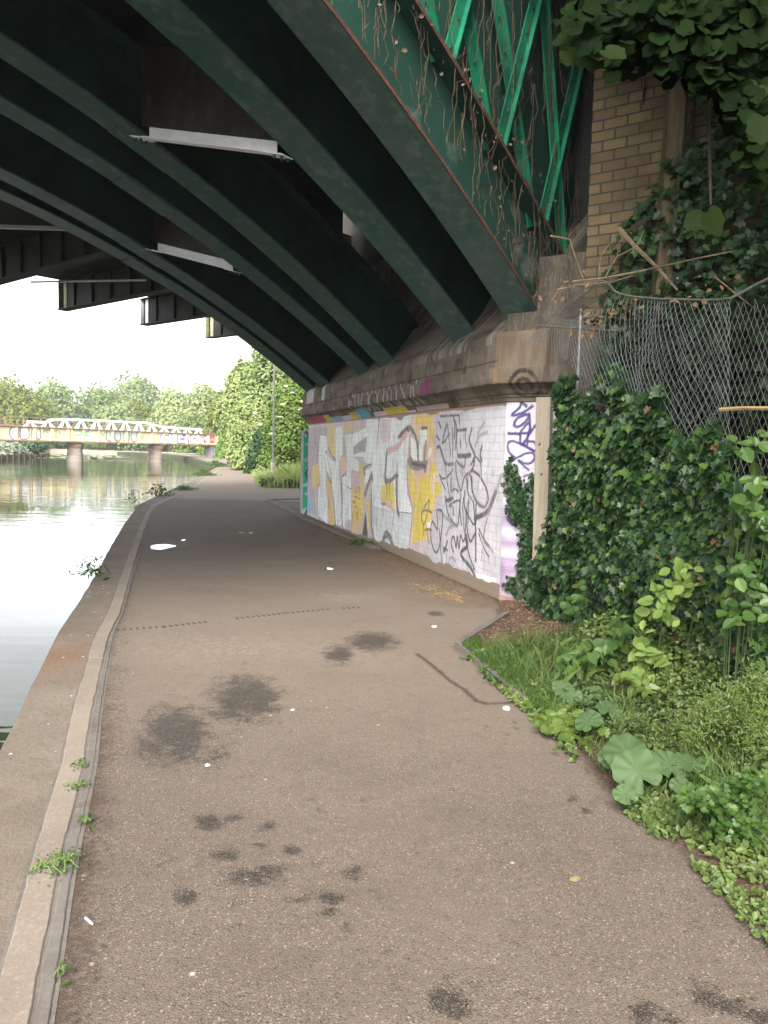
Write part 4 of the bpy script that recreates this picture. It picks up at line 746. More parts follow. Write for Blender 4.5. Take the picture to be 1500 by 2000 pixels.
LL = [(.15, 0), (.15, .9), (.8, .9)]; LO = [(.5, 0), (.1, .4), (.3, .95), (.75, .9), (.85, .4), (.5, 0)]; LE = [(.8, .05), (.3, .1), (.15, .5), (.6, .5), (.15, .55), (.3, .95), (.85, .9)]
LH = [(.1, 0), (.1, 1), (.1, .5), (.8, .5), (.8, 0), (.8, 1)]; LS = [(.8, .1), (.2, .1), (.15, .45), (.8, .55), (.8, .9), (.1, .95)]; LG = [(.85, .15), (.3, .05), (.1, .6), (.4, .95), (.85, .9), (.85, .55), (.5, .55)]
WHT = (240, 240, 240)
bub(160, 270, 85, 95, LC, WHT, (60, 40, 60)); bub(305, 270, 85, 95, LB, WHT, (90, 60, 90)); bub(455, 275, 80, 95, LN, (200, 208, 205), (90, 60, 90))
for q in ([(590, 265), (600, 330), (620, 260), (640, 320)], [(650, 270), (640, 320), (670, 300), (680, 270)], [(600, 290), (690, 275)], [(740, 300), (780, 280), (760, 330)], [(800, 290), (820, 320), (800, 330)], [(755, 350), (770, 360), (755, 385)]): c5.stroke(q, .09, (110, 90, 70), al=.8)
c5.fill([(1060, 280), (1215, 290), (1215, 400), (1060, 395)], (235, 248, 240))
for q in ((1070, 290), (1110, 285), (1150, 310), (1200, 300), (1075, 350), (1130, 345), (1195, 355)): c5.blot(q, .45, .13, (90, 215, 150), .9)
c5.stroke([(1225, 300), (1245, 340), (1260, 330), (1280, 365)], .16, WHT); c5.stroke([(1350, 340), (1380, 320), (1400, 350), (1430, 310)], .1, (150, 110, 70), al=.8)
c5.org = (200, 810, 6.25)
bub(65, 215, 55, 80, LL, (190, 200, 200), (70, 65, 75)); bub(165, 215, 45, 80, LO, (180, 190, 190), (70, 65, 75)); bub(268, 215, 45, 80, LN, (190, 198, 196), (70, 65, 75)); bub(365, 225, 45, 78, LE, (195, 205, 205), (80, 75, 85))
for q in ([(470, 240), (480, 290), (510, 240)], [(590, 240), (610, 275), (630, 240)]): c5.stroke(q, .12, (150, 130, 90), al=.7)
c5.fill([(700, 228), (1050, 240), (1050, 345), (900, 345), (780, 330), (700, 300)], (232, 232, 236)); bub(720, 240, 130, 80, LH, (225, 225, 232), (120, 80, 170)); bub(920, 250, 110, 75, LS, (210, 218, 225), (80, 70, 110)); c5.blot((980, 298), .55, .17, (110, 60, 170), 1); c5.stroke([(985, 245), (1030, 260), (1050, 345)], .3, (120, 80, 180))
bub(1085, 255, 70, 75, LC, (225, 228, 235), (120, 90, 180)); bub(1155, 265, 55, 70, LG, (205, 205, 225), (120, 80, 170))
c5.fill([(1235, 250), (1290, 255), (1290, 345), (1235, 345)], (150, 110, 110)); c5.stroke([(1245, 290), (1275, 270), (1260, 300), (1280, 300)], .2, (240, 210, 220)); c5.fill([(1315, 255), (1372, 262), (1372, 350), (1315, 348)], (220, 60, 60)); c5.stroke([(1330, 310), (1345, 290), (1360, 320)], .25, (240, 160, 160))
c5.C[c5.Z > ZG-.07] = lin(170, 130, 96); c5.C[c5.Z < ZB+.05] = lin(170, 120, 90)
c5.build('side_girder', paintmat('cream_girder_paint', brick=False, peel=False, rough=.5), fb, -1)
CREAM = mat('cream_paint', (.70, .61, .40), (.55, .45, .28), (.8, .72, .52), sc=1, rough=.6, bmp=0)
def fbar(a, b2, wv, hv, mbx): mbx.bar(a, b2, wv, hv)
up = np.array([0, 0, 1.]); mb = MB(); mb2 = MB()
for i_, u in enumerate(np.arange(uL+.4, uR, 2.05)): q = BP0+BD*u+BN*.09; mb.bar(q+up*(ZB+.04), q+up*(ZG-.02), BD*.30, BN*.16)
for u in (-.9, -.5, 11.3, 11.7, 12.1): q = BP0+BD*u+BN*.09; mb.bar(q+up*(ZB+.04), q+up*(ZG-.02), BD*.16, BN*.14)
mb.each('web_stiffener', CREAM, fb)
a = BP0+BD*uL; b2 = BP0+BD*uR
MB().bar(a+up*(ZG+.04)+BN*.02, b2+up*(ZG+.04)+BN*.02, BN*.42, up*.09).bar(a+up*(ZB-.04)+BN*.02, b2+up*(ZB-.04)+BN*.02, BN*.42, up*.08).build('girder_flange', RUSTDK, fb)
MB().bar(a-BN*2.2+up*(ZB+.5), b2-BN*2.2+up*(ZB+.5), BN*4.2, up*.5).bar(a-BN*4.4+up*2.4, b2-BN*4.4+up*2.4, BN*.2, up*1.6).build('deck', RUSTDK, fb)
# white lattice parapet: top chord rises between the piers, V members under it
top_px = [(0, 826), (30, 826), (60, 825.5), (95, 827), (103, 823), (118, 821), (165, 822), (205, 823.5), (250, 826), (290, 827), (303, 830), (318, 835), (360, 838), (385, 840), (400, 841)]
zc = []
for q in top_px: w3 = vpl(q[0], q[1], BP0+BN*.1, BH); zc.append((float((w3-BP0)@BD), w3[2]))
zc = np.array(zc); TB = BP0-BN*.35; mb = MB(); mb2 = MB()
for (u0, z0), (u1, z1) in zip(zc[2:-1], zc[3:]): mb.bar(TB+BD*u0+up*(z0+.10), TB+BD*(u1+.02)+up*(z1+.10), BN*.16, up*.24)
zA = lambda u: float(np.interp(u, zc[:, 0], zc[:, 1]))
for u in np.arange(zc[2, 0]+.3, zc[-1, 0]-.5, 2.12):
    zt = zA(u)
    mb2 = MB()
    for du in (-.78, -.42, .42, .78): mb2.bar(TB+BD*(u+du)+up*(ZG+.08), TB+BD*(u+du*.25)+up*zt, BD*.15, BN*.08)
    mb2.build('parapet_brace', WHITEST, fb)
mb.build('parapet_top_chord', WHITEST, fb)
mb = MB()
for z_ in (.35, .68, .98): mb.bar(a+up*(ZG+z_)-BN*.9, b2+up*(ZG+z_)-BN*.9, BN*.05, up*.05)
for u in np.arange(uL, uR, 2.05): mb.bar(BP0+BD*u-BN*.9+up*ZG, BP0+BD*u-BN*.9+up*(ZG+1.0), BD*.09, BN*.07)
mb.build('handrail', RUSTDK, fb)
for px_ in (145, 304):
    w3 = vpl(px_, 880, BP0+BN*-.7, BH); pc = w3*[1, 1, 0]
    for dn in (0, -4.2):
        c0 = pc+np.array([-.36, 1., 0])*(-dn); mb = MB().lathe(tuple(c0), [(.74, -1.5), (.74, .42), (.69, .46), (.70, .86), (.66, .90), (.66, .94), (.72, .98), (.70, 1.0)], 28)
        o = mb.build('pier', CREAM_STONE, fb, smooth=False); MB().lathe(tuple(c0), [(.76, 1.0), (.78, 1.02), (.78, 1.40), (.74, 1.42), (.55, 1.44), (.55, 1.58)], 28).build('pier_cap', RUSTDK, o)
ab3 = BP0+BD*(uR-1.2); 
for nm_, dn in (('bridge_end_column', 0),): pass
MB().bar(ab3-BN*.5+up*-.2, ab3-BN*.5+up*ZB, BD*1.0, BN*.9).bar(ab3+BD*3-BN*.5+up*-.2, ab3+BD*3-BN*.5+up*1.5, BD*2.6, BN*.5).build('end_support', mat('grey_support', (.3, .3, .31), bmp=0), fb)
# timber piling on the left bank
pe = empty('timber_piling', (-41, 78, -1), 'low weathered timber piling along the left river bank below the bridge', 'piling')
mb = MB()
for x, y in zip(np.linspace(-41.3, -37.5, 12), np.linspace(78, 84, 12)): mb.bar((x, y, -1), (x, y, .12+.1*random.random()), (.22, 0, 0), (0, .22, 0))
mb.each('pile', OLDTIM, pe); MB().bar((-41.5, 77.6, -.05), (-37.3, 84.3, -.05), (.1, .1, 0), (0, 0, .2)).build('waling', OLDTIM, pe)
mb = MB()
for i in range(60): x = -16-i*1.9; y = 131+i*.95; mb.bar((x-12, y, -1), (x-12, y, .05+.12*random.random()), (1.5, 0, 0), (0, .3, 0))
T(mb.build('far_bank_boards', mat('far_boards', (.34, .27, .2), bmp=0)), 'long low line of brown bank boards edging the far shore under the bridge', 'bank edging')

# ------------------------------------------------------------------ foliage
def tmpl(outline, fold=.12, mid=True):
    """leaf outline in (x, y), tip at y = 1, fanned from a lowered midrib point"""
    O = np.array(outline, float); z = np.abs(O[:, 0])*fold; V = np.vstack([[0, .42, -.02], np.column_stack([O, z])]); n = len(O)
    Fc = np.array([(0, 1+i, 1+(i+1) % n) for i in range(n)]); return V, Fc
LEAF = dict(
    oval=tmpl([(0, 0), (.26, .2), (.34, .5), (.2, .8), (0, 1), (-.2, .8), (-.34, .5), (-.26, .2)], .25),
    slim=tmpl([(0, 0), (.12, .3), (.13, .6), (0, 1), (-.13, .6), (-.12, .3)], .3),
    ivy=tmpl([(0, .08), (.22, -.1), (.5, .08), (.36, .36), (.62, .52), (.3, .62), (0, 1.02), (-.3, .62), (-.62, .52), (-.36, .36), (-.5, .08), (-.22, -.1)], .18),
    maple=tmpl([(0, .02), (.2, -.1), (.42, -.06), (.52, .08), (.60, .26), (.55, .42), (.60, .58), (.46, .70), (.34, .74), (.24, .88), (0, 1.02), (-.24, .88), (-.34, .74), (-.46, .70), (-.60, .58), (-.55, .42), (-.60, .26), (-.52, .08), (-.42, -.06), (-.2, -.1)], .10),
    nettle=tmpl([(0, 0), (.24, .06), (.30, .16), (.36, .22), (.34, .32), (.37, .42), (.30, .5), (.31, .6), (.22, .68), (.2, .78), (.1, .86), (0, 1.05), (-.1, .86), (-.2, .78), (-.22, .68), (-.31, .6), (-.30, .5), (-.37, .42), (-.34, .32), (-.36, .22), (-.30, .16), (-.24, .06)], .25),
    round=tmpl([(0, .22), (.1, .04), (.34, -.02), (.52, .18), (.60, .42), (.56, .66), (.42, .86), (.2, .97), (0, 1), (-.2, .97), (-.42, .86), (-.56, .66), (-.60, .42), (-.52, .18), (-.34, -.02), (-.1, .04)], .10),
    straw=(np.array([(-.03, 0, 0), (.03, 0, 0), (.05, .5, .05), (.03, 1, 0), (-.03, 1, 0), (-.01, .5, .05)]), np.array([(0, 1, 2, 3, 4, 5)])),
    lobed=tmpl([(0, 0), (.12, .1), (.42, -.05), (.36, .12), (.60, .22), (.40, .34), (.26, .36), (.44, .62), (.30, .66), (.30, .86), (.12, .76), (0, 1.0), (-.12, .76), (-.30, .86), (-.30, .66), (-.44, .62), (-.26, .36), (-.40, .34), (-.60, .22), (-.36, .12), (-.42, -.05), (-.12, .1)], .15),
    quad=(np.array([(0, 0, 0), (.42, .5, .1), (0, 1, 0), (-.42, .5, .1)]), np.array([(0, 1, 2, 3)])),
    clump=(np.array([(0, 0, 0), (.55, .3, .2), (.3, .9, 0), (-.35, 1, .15), (-.5, .4, .1)]), np.array([(0, 1, 2, 3, 4)])))
def leaves(P, Nn, size, shape, tint=None, droop=.0, roll=None, jit=.5, up=None):
    """place one leaf per point: Nn = facing normal, size per leaf, tip direction mostly 'up' projected"""
    P = np.asarray(P, float); n = len(P); V0, F0 = LEAF[shape]; Nn = Nn+rng.normal(0, jit, (n, 3)); Nn /= np.linalg.norm(Nn, axis=1)[:, None]+1e-9
    if up is None: tdir = rng.normal(0, 1, (n, 3))
    else: tdir = np.array(up)[None]+rng.normal(0, .6, (n, 3))
    tdir = tdir-(tdir*Nn).sum(1)[:, None]*Nn; tdir /= np.linalg.norm(tdir, axis=1)[:, None]+1e-9; sdir = np.cross(tdir, Nn)
    s = np.asarray(size)*np.ones(n)
    V = P[:, None, :]+s[:, None, None]*(V0[None, :, 0:1]*sdir[:, None, :]+V0[None, :, 1:2]*tdir[:, None, :]+V0[None, :, 2:3]*Nn[:, None, :])
    Fc = (F0[None]+(np.arange(n)*len(V0))[:, None, None]).reshape(-1, F0.shape[1])
    ti = rng.beta(1.6, 2.2, n) if tint is None else tint
    return V.reshape(-1, 3), Fc, np.repeat(ti, len(V0))
def leafobj(name, parts, m, parent=None, smooth=False):
    V = []; Fc = []; Ti = []; k = 0
    for v, f, ti in parts: V.append(v); Fc.append(f+k); Ti.append(ti); k += len(v)
    return mk(name, np.vstack(V), np.vstack(Fc), m, parent, attrs=dict(tint=np.concatenate(Ti)), smooth=smooth)
FM = dict(mid=leafmat('leaf_mid', (.085, .145, .032), (.20, .27, .075), rough=.8, spec=.12), pale=leafmat('leaf_pale', (.14, .205, .075), (.28, .34, .145), rough=.8, spec=.12), yel=leafmat('leaf_yellow', (.085, .125, .022), (.215, .235, .045), rough=.8, spec=.12),
          dark=leafmat('leaf_dark', (.022, .055, .016), (.050, .110, .030)), will=leafmat('leaf_willow', (.19, .25, .085), (.34, .39, .17), rough=.8, spec=.12), silver=leafmat('leaf_silver', (.17, .20, .13), (.30, .33, .24)),
          fresh=leafmat('leaf_fresh', (.030, .072, .014), (.085, .145, .028)), ivy=leafmat('leaf_ivy', (.006, .020, .007), (.026, .060, .016), rough=.48, spec=.28, tr=.12), ivynew=leafmat('leaf_ivy_new', (.028, .065, .012), (.085, .145, .026), rough=.38, tr=.25),
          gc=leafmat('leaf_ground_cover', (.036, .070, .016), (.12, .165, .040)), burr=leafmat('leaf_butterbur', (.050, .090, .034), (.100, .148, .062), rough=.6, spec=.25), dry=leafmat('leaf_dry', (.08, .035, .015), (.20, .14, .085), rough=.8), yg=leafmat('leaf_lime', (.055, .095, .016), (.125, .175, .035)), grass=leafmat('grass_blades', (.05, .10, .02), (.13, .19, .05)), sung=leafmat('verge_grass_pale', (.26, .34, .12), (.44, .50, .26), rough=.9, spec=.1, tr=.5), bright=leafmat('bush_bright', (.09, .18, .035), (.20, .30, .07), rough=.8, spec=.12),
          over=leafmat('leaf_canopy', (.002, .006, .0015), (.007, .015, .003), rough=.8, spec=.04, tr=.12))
def lobes_crown(lobes, n, size, shape='clump', shell=.35):
    """leaves through ellipsoid lobes, denser near each lobe's surface; ragged edge from noise"""
    vol = np.array([l[3]*l[4]*l[5] for l in lobes])**.67; vol /= vol.sum(); parts = []
    for l, v in zip(lobes, vol):
        k = max(20, int(n*v)); d = rng.normal(0, 1, (k, 3)); d /= np.linalg.norm(d, axis=1)[:, None]
        rr = 1-np.abs(rng.normal(0, shell, k)); rr = np.clip(rr, .15, 1.12); w_ = 1+.30*(fbm(d[:, 0]*2.6+l[0], d[:, 2]*2.6+d[:, 1]*2+l[1], int(abs(l[2])*7) % 97)-.5)*2+.10*(vnoise(d[:, 0]*9+l[0], d[:, 2]*9+d[:, 1]*7, 3)-.5)*2
        P = np.array(l[:3])+d*(rr*w_)[:, None]*np.array(l[3:6]); parts.append(leaves(P, d+[0, 0, .5], size*rng.uniform(.6, 1.35, k), shape, jit=.55))
    return parts
def tree(name, label, cat, px_, Yd, top, wpx, base_z=-.05, kind='mid', n=3500, size=.5, group=None, lob=7, hmin=.15, shape='clump', shell=.3, dx=0):
    X0 = float(atY(px_, 880, Yd)[0])+dx; zt = float(atY(px_, top, Yd)[2]); R_ = wpx*(1.35 if Yd > 125 else 1.1)/1502*Yd/2; H_ = zt-base_z
    n = int(n*1.8) if Yd > 140 else n; size = size*.7 if Yd > 140 else size
    e = empty(name, (X0, Yd, base_z), label, cat, group); lobes = []; rr = random.Random(int(px_*7+Yd))
    for i in range(lob):
        f = i/max(1, lob-1); a = rr.uniform(0, 6.28); zc_ = base_z+H_*(hmin+.02+(1-hmin)*.80*f); rad = R_*(.55+.12*rr.random())*(1.05-.45*abs(f-.4)); off = R_*(.62-.45*f)
        lobes.append((X0+off*cos(a), Yd+off*sin(a)*.8, zc_, rad, rad, min(H_*.30, rad*1.1)))
    lobes.append((X0, Yd, base_z+H_*.55, R_*.75, R_*.75, H_*.42)); lobes.append((X0+R_*.1*rr.uniform(-1, 1), Yd, zt-H_*.17, R_*.5, R_*.5, H_*.17))
    leafobj('crown', lobes_crown(lobes, n, size, shape, shell), FM[kind], e)
    mb = MB(); tr = max(.05, R_*.07); base = np.array([X0, Yd, base_z-.1]); mid_ = base+[R_*.05, 0, H_*.45]; mb.tube([base, (base+mid_)/2+[R_*.03, 0, 0], mid_, base+[0, 0, H_*.85]], [tr*1.3, tr, tr*.8, tr*.2], 7)
    for i in range(5): a = rr.uniform(0, 6.28); q = base+np.array([0, 0, H_*(.25+.1*i)]); mb.tube([q, q+[R_*.35*cos(a), R_*.35*sin(a), H_*.12], q+[R_*.65*cos(a), R_*.65*sin(a), H_*.26]], [tr*.6, tr*.35, tr*.1], 5)
    mb.build('trunk', BARK, e); return e
GF = 'trees along the far shore beyond the girder bridge'
tree('broadleaf_tree', 'yellow green tree at the far left edge beyond the girder bridge', 'tree', 12, 150, 750, 150, kind='yel', size=.75, n=4500, group=GF)
tree('broadleaf_tree', 'grey green round tree just right of the yellow green tree beyond the bridge', 'tree', 118, 190, 751, 110, kind='pale', size=.85, n=4200, group=GF)
tree('broadleaf_tree', 'darker green tree standing between the first river pier and the tallest tree', 'tree', 195, 205, 760, 110, kind='mid', size=.85, n=4200, group=GF)
tree('broadleaf_tree', 'tallest pale topped tree in the middle of the far shore', 'tree', 268, 215, 738, 110, kind='pale', size=.9, n=4600, group=GF)
tree('broadleaf_tree', 'low bright green rounded tree in front of the tallest far tree', 'tree', 262, 180, 788, 90, kind='yel', size=.75, n=3200, group=GF)
tree('broadleaf_tree', 'pale green tree above the second river pier', 'tree', 345, 185, 765, 85, kind='will', size=.8, n=3600, group=GF)
tree('broadleaf_tree', 'pale tree with gaps in its crown left of the path willows', 'tree', 400, 165, 757, 90, kind='will', size=.75, n=3600, group=GF)
tree('broadleaf_tree', 'dark green tree low behind the left end of the girder bridge', 'tree', 70, 165, 792, 100, kind='mid', size=.7, n=3200, group=GF)
tree('broadleaf_tree', 'mid green tree low between the two piers above the bridge', 'tree', 225, 170, 792, 90, kind='pale', size=.7, n=3000, group=GF)
tree('broadleaf_tree', 'pale willow low to the right of the second pier', 'tree', 330, 165, 800, 80, kind='will', size=.7, n=2800, group=GF)
tree('broadleaf_tree', 'small dark tree behind the right end of the girder bridge', 'tree', 385, 150, 815, 70, kind='mid', size=.6, n=2400, group=GF)
GB_ = 'bushes along the water seen under the girder bridge'
for px_, Yd, top, w_, k_, lb in ((60, 150, 862, 60, 'mid', 'dark bush on the far shore left of the first pier'), (115, 170, 858, 60, 'dark', 'darkest bush on the far shore just left of the first pier'), (180, 185, 860, 60, 'mid', 'green bush on the far shore just right of the first pier'),
                             (225, 190, 859, 60, 'bright', 'bright green bush midway between the piers'), (270, 188, 862, 55, 'pale', 'pale bush just left of the second pier'), (335, 170, 862, 50, 'pale', 'pale bush just right of the second pier'), (375, 150, 860, 50, 'mid', 'mid green bush under the right span of the bridge'), (405, 128, 850, 44, 'bright', 'bright bush at the right hand end under the bridge')):
    tree('shore_bush', lb, 'bush', px_, Yd, top, w_, kind=k_, size=.45, n=1500, group=GB_, lob=4, hmin=.05)
tree('riverside_bush', 'silvery pale willow bush overhanging the water at the left edge', 'bush', 14, 90, 866, 90, kind='silver', size=.28, n=3000, lob=5, hmin=.0, base_z=-.3)
tree('riverside_bush', 'dark green bush beside the silvery one on the left bank', 'bush', 62, 100, 862, 70, kind='dark', size=.3, n=2600, lob=5, hmin=.0, base_z=-.3)
GP = 'bushes and trees on the right of the towpath'
tree('path_tree', 'tall pale willow with an open crown, leftmost of the trees beside the towpath', 'tree', 476, 72, 700, 95, kind='will', size=.24, n=20000, group=GP, lob=9, shell=.35)
tree('path_tree', 'high green tree rising behind the lamp post', 'tree', 540, 56, 640, 150, kind='pale', size=.21, n=22000, group=GP, lob=9)
tree('path_tree', 'broad pale bush filling the middle of the bank left of the lamp post', 'tree', 490, 52, 780, 95, kind='will', size=.15, n=20000, group=GP, lob=8, hmin=.02)
tree('path_tree', 'elder bush with flat cream flower heads right of the lamp post', 'tree', 572, 40.5, 742, 120, kind='mid', size=.12, n=24000, group=GP, lob=10, hmin=.05)
tree('path_tree', 'bright green tree hidden partly by the abutment wall', 'tree', 640, 48, 650, 170, kind='bright', size=.16, n=14000, group=GP, lob=8)
tree('path_tree', 'low bush where the towpath passes under the girder bridge', 'tree', 452, 92, 812, 60, kind='bright', size=.3, n=4500, group=GP, lob=6, hmin=.02)
tree('path_tree', 'mid green tree just beyond the right end of the girder bridge', 'tree', 440, 120, 765, 80, kind='yel', size=.42, n=4500, group=GP, lob=7)
tree('path_tree', 'dark hollow bush between the lamp post and the pale bush', 'tree', 515, 46, 838, 70, kind='dark', size=.13, n=9000, group=GP, lob=6, hmin=.0)
# elder flowers
ef = []
for x_, y_ in ((557, 754), (571, 767), (590, 784), (552, 789), (498, 806), (547, 814), (508, 829), (530, 847), (585, 800)):
    c0 = atY(x_, y_, 38.8); P = c0+rng.normal(0, 1, (60, 3))*[.07, .07, .02]; ef.append(leaves(P, np.tile([0, -.6, 1.], (60, 1)), .035, 'quad', tint=np.ones(60)))
T(leafobj('elder_flowers', ef, leafmat('cream_flower', (.7, .68, .5), (.85, .82, .62))), 'flat cream elder flower heads on the bush beside the lamp post', 'flowers', kind=None)
# far verge grass and low dark plants
def blades(P, h, w_, lean=.35):
    n = len(P); a = rng.uniform(0, 2*pi, n); dx = np.stack([np.cos(a), np.sin(a), 0*a], 1); l = rng.normal(0, lean, (n, 2)); h = h*rng.uniform(.5, 1.2, n)
    tip = P+np.stack([l[:, 0]*h, l[:, 1]*h, h], 1); mid_ = P+np.stack([l[:, 0]*h*.3, l[:, 1]*h*.3, h*.6], 1); ww = (w_*rng.uniform(.6, 1.3, n))[:, None]
    V = np.stack([P-dx*ww, P+dx*ww, mid_+dx*ww*.8, tip, mid_-dx*ww*.8], 1).reshape(-1, 3); Fc = (np.array([(0, 1, 2, 3, 4)])+(np.arange(n)*5)[:, None]); return V, Fc, np.repeat(rng.uniform(0, 1, n), 5)
n = 15000; yy = 30.6+rng.beta(1, 1.6, n)*42; xr_ = np.interp(yy, RB[:, 1], RB[:, 0]); dd = rng.beta(1.1, 2.0, n)*(3.8+.0*yy); P = np.stack([xr_+dd-.1, yy, -.03+0*yy], 1); sel = ~((P[:, 0] > -2.3) & (P[:, 1] < 31)); P = P[sel]
T(leafobj('tall_grass', [blades(P, (.25+.55*np.clip(dd[sel]/1.5, 0, 1)), .022)], FM['sung']), 'tall pale verge grass and weeds between the towpath and the bushes', 'grass', kind='stuff')
n = 900; P = np.stack([rng.uniform(-5.0, -3.0, n), rng.uniform(30.7, 32, n), rng.uniform(.02, .32, n)], 1)
T(leafobj('low_dark_plants', [leaves(P, np.tile([0, -.3, 1.], (n, 1)), rng.uniform(.08, .16, n), 'oval')], FM['dark']), 'low dark leafy plants at the foot of the lamp post', 'plants', kind='stuff')
n = 700; P = np.stack([rng.normal(-3.1, .12, n)-.0, rng.normal(37.8, .3, n), rng.uniform(.2, 1.5, n)], 1)
T(leafobj('rust_coloured_dock', [leaves(P, np.tile([0, -1, .2], (n, 1)), .14, 'slim', up=(0, 0, 1))], leafmat('dock_orange', (.34, .22, .05), (.42, .30, .09))), 'upright orange brown dead plant in the shade of the elder bush', 'plant')
# reed clump on the far shore and weeds along the distant quay
w3 = atY(262, 884, 182); n = 500; P = np.stack([w3[0]+rng.uniform(-4, 4, n), w3[1]+rng.uniform(-1, 1, n), -.4+0*rng.uniform(0, 1, n)], 1)
T(leafobj('reed_clump', [blades(P, 2.4, .09, .15)], leafmat('reed_straw', (.45, .38, .22), (.6, .52, .34))), 'straw coloured reed clump at the far waterline left of the second pier', 'reeds', kind='stuff')
def weed(name, label, cat, c0, r, n, h, m, shape='oval', size=.05, group=None, up=None):
    c0 = np.array(c0, float); e = empty(name, tuple(c0), label, cat, group); P = c0+rng.normal(0, 1, (n, 3))*[r, r, 0]; P[:, 2] = c0[2]+rng.uniform(.02, 1, n)**.8*h*np.exp(-((P[:, 0]-c0[0])**2+(P[:, 1]-c0[1])**2)/(2.5*r*r+1e-6))
    leafobj('leaves', [leaves(P, (P-c0)/r*.5+[0, 0, .6], rng.uniform(.6, 1.3, n)*size, shape, up=up)], m, e)
    mb = MB()
    for i in range(min(14, n//6+2)): q = P[i]; mb.tube([c0, (c0+q)/2+[0, 0, .02], q], [.0035, .003, .0015], 4, False)
    mb.build('stems', STRAWM if cat == 'dead plant' else mat('green_stem', (.10, .16, .04), bmp=0), e); return e
GW = 'small weeds growing from the joints of the quay'
for (x_, y_), r, n, h, sh, sz, lb in (((157, 1498), .022, 30, .035, 'round', .012, 'small round leaved weed in the joint beside the pale kerb, upper of two'), ((152, 1540), .03, 40, .02, 'slim', .022, 'small flat tuft of grassy weed just below the round leaved one'), ((166, 1612), .02, 12, .04, 'oval', .03, 'tiny three leaved weed at the edge of the grey edging'),
                                   ((126, 1690), .05, 130, .035, 'oval', .012, 'spreading green weed across the gap between two kerb stones'), ((85, 1700), .045, 50, .012, 'slim', .016, 'sparse trailing weed on the concrete left of the kerb gap'), ((122, 1910), .018, 8, .02, 'slim', .035, 'single yellowing weed sprig on the gravel by the grey edging'),
                                   ((178, 1128), .10, 60, .34, 'slim', .10, 'dark nettle leaning out over the water from the quay wall'), ((262, 985), .12, 40, .6, 'slim', .12, 'thin feathery plant on the quay edge before the bend'), ((312, 968), .20, 150, .45, 'oval', .09, 'broad leafy bramble hanging over the quay at the bend'), ((360, 957), .22, 260, .16, 'slim', .10, 'bright grass tuft on the kerb beyond the bend'),
                                   ((396, 929), .30, 700, .32, 'slim', .12, 'tall grassy weeds along the distant quay'), ((420, 911), .45, 700, .45, 'oval', .12, 'leafy weeds at the far end of the quay by the water'), ((355, 930), .0001, 0, 0, None, 0, None)):
    if not n: continue
    g0 = gnd(x_, y_); g0[2] = .012; weed('quay_weed', lb, 'weed', g0, r, n, h, FM['dark'] if 'dark' in lb else FM['fresh'] if r < .5 else FM['yel'], sh, sz, GW)
n = 260; P = np.stack([rng.uniform(-52, -36, n), rng.uniform(96, 124, n), -.49+0*rng.uniform(0, 1, n)], 1); P = P[(P[:, 0]+52)/16*.8 < 1-(P[:, 1]-96)/50]
T(leafobj('lily_pads', [leaves(P, np.tile([0, 0, 8.], (len(P), 1)), .9, 'round')], FM['silver']), 'pale floating lily pads on the water below the left span', 'water plants', kind='stuff')

# ------------------------------------------------------------------ lamp post and marker post
lp = empty('lamp_post', tuple(gnd(533, 942)), 'tall slim grey lamp post with a stickered wider base standing in the verge', 'lamp post')
g0 = gnd(533, 942); LPM = mat('lamp_post_paint', (.17, .17, .15), (.12, .12, .11), (.25, .24, .22), sc=5, rough=.5)
MB().lathe(tuple(g0), [(.10, 0), (.10, .92), (.085, .97), (.05, 1.02)], 16).build('base', LPM, lp); MB().lathe(tuple(g0), [(.104, .45), (.104, .90)], 16).build('sticker_band', mat('torn_sticker', (.42, .38, .33), (.3, .24, .2), (.5, .48, .44), sc=9), lp)
MB().lathe(tuple(g0), [(.048, 1.0), (.045, 6.0), (.03, 7.2)], 12).build('column', LPM, lp)
MB().lathe((g0[0], g0[1], g0[2]+7.15), [(.06, 0), (.1, .1), (.17, .16), (.17, .22), (.05, .34)], 16).build('lantern', GALV, lp)
g1 = atY(512, 902, 52); g1[2] = -.05
mp_ = empty('marker_post', tuple(g1), 'slim pale blue grey marker post standing in the far verge grass', 'post'); MB().lathe(tuple(g1), [(.06, 0), (.06, 1.75), (.04, 1.8)], 10).build('shaft', mat('marker_grey', (.35, .42, .42), bmp=0), mp_); MB().lathe(tuple(g1), [(.066, 1.45), (.066, 1.62)], 10).build('white_band', WHITEST, mp_)

# ------------------------------------------------------------------ timber post, fence, pole
tp0 = vpl(1055, 1110, W0+RN*.13, RH); tp1 = vpl(1064, 776, W0+RN*.13, RH)
base = np.array([tp0[0], tp0[1], 0.]); top_ = np.array([tp1[0], tp1[1], tp1[2]]); base = top_*[1, 1, 0]+(tp0*[1, 1, 0]-top_*[1, 1, 0])*1.35
tpo = empty('timber_post', tuple(base), 'pale sawn timber post with knots fixed upright against the end of the painted wall', 'post')
MB().bar(base, top_, RD*.155, RN*.075).build('shaft', TIMBER, tpo); kb = MB()
for f, o_ in ((.78, -.03), (.64, 0.0), (.40, .02), (.2, .0)): q = base+(top_-base)*f+RD*o_+RN*.036; kb.tube([q, q+RN*.004], .014, 10)
kb.each('knot', OLDTIM, tpo)
FP0 = np.array([1.80, 7.42, 0]); FP1 = np.array([2.75, 3.35, 0]); FD = (FP1-FP0); FL = np.linalg.norm(FD); FD /= FL; FNn = np.array([FD[1], -FD[0], 0])
if FNn[0] > 0: FNn = -FNn
fe = empty('chain_link_fence', tuple(FP0), 'chain link fence with a torn sagging top sheet standing behind the ivy', 'fence')
pt = vpl(1101, 612, FP0, math.atan2(FD[0], FD[1])); MB().tube([FP0+[0.02, 0, 0], FP0+[0.02, 0, 3.02]], .016, 10).build('fence_post', GALV, fe)
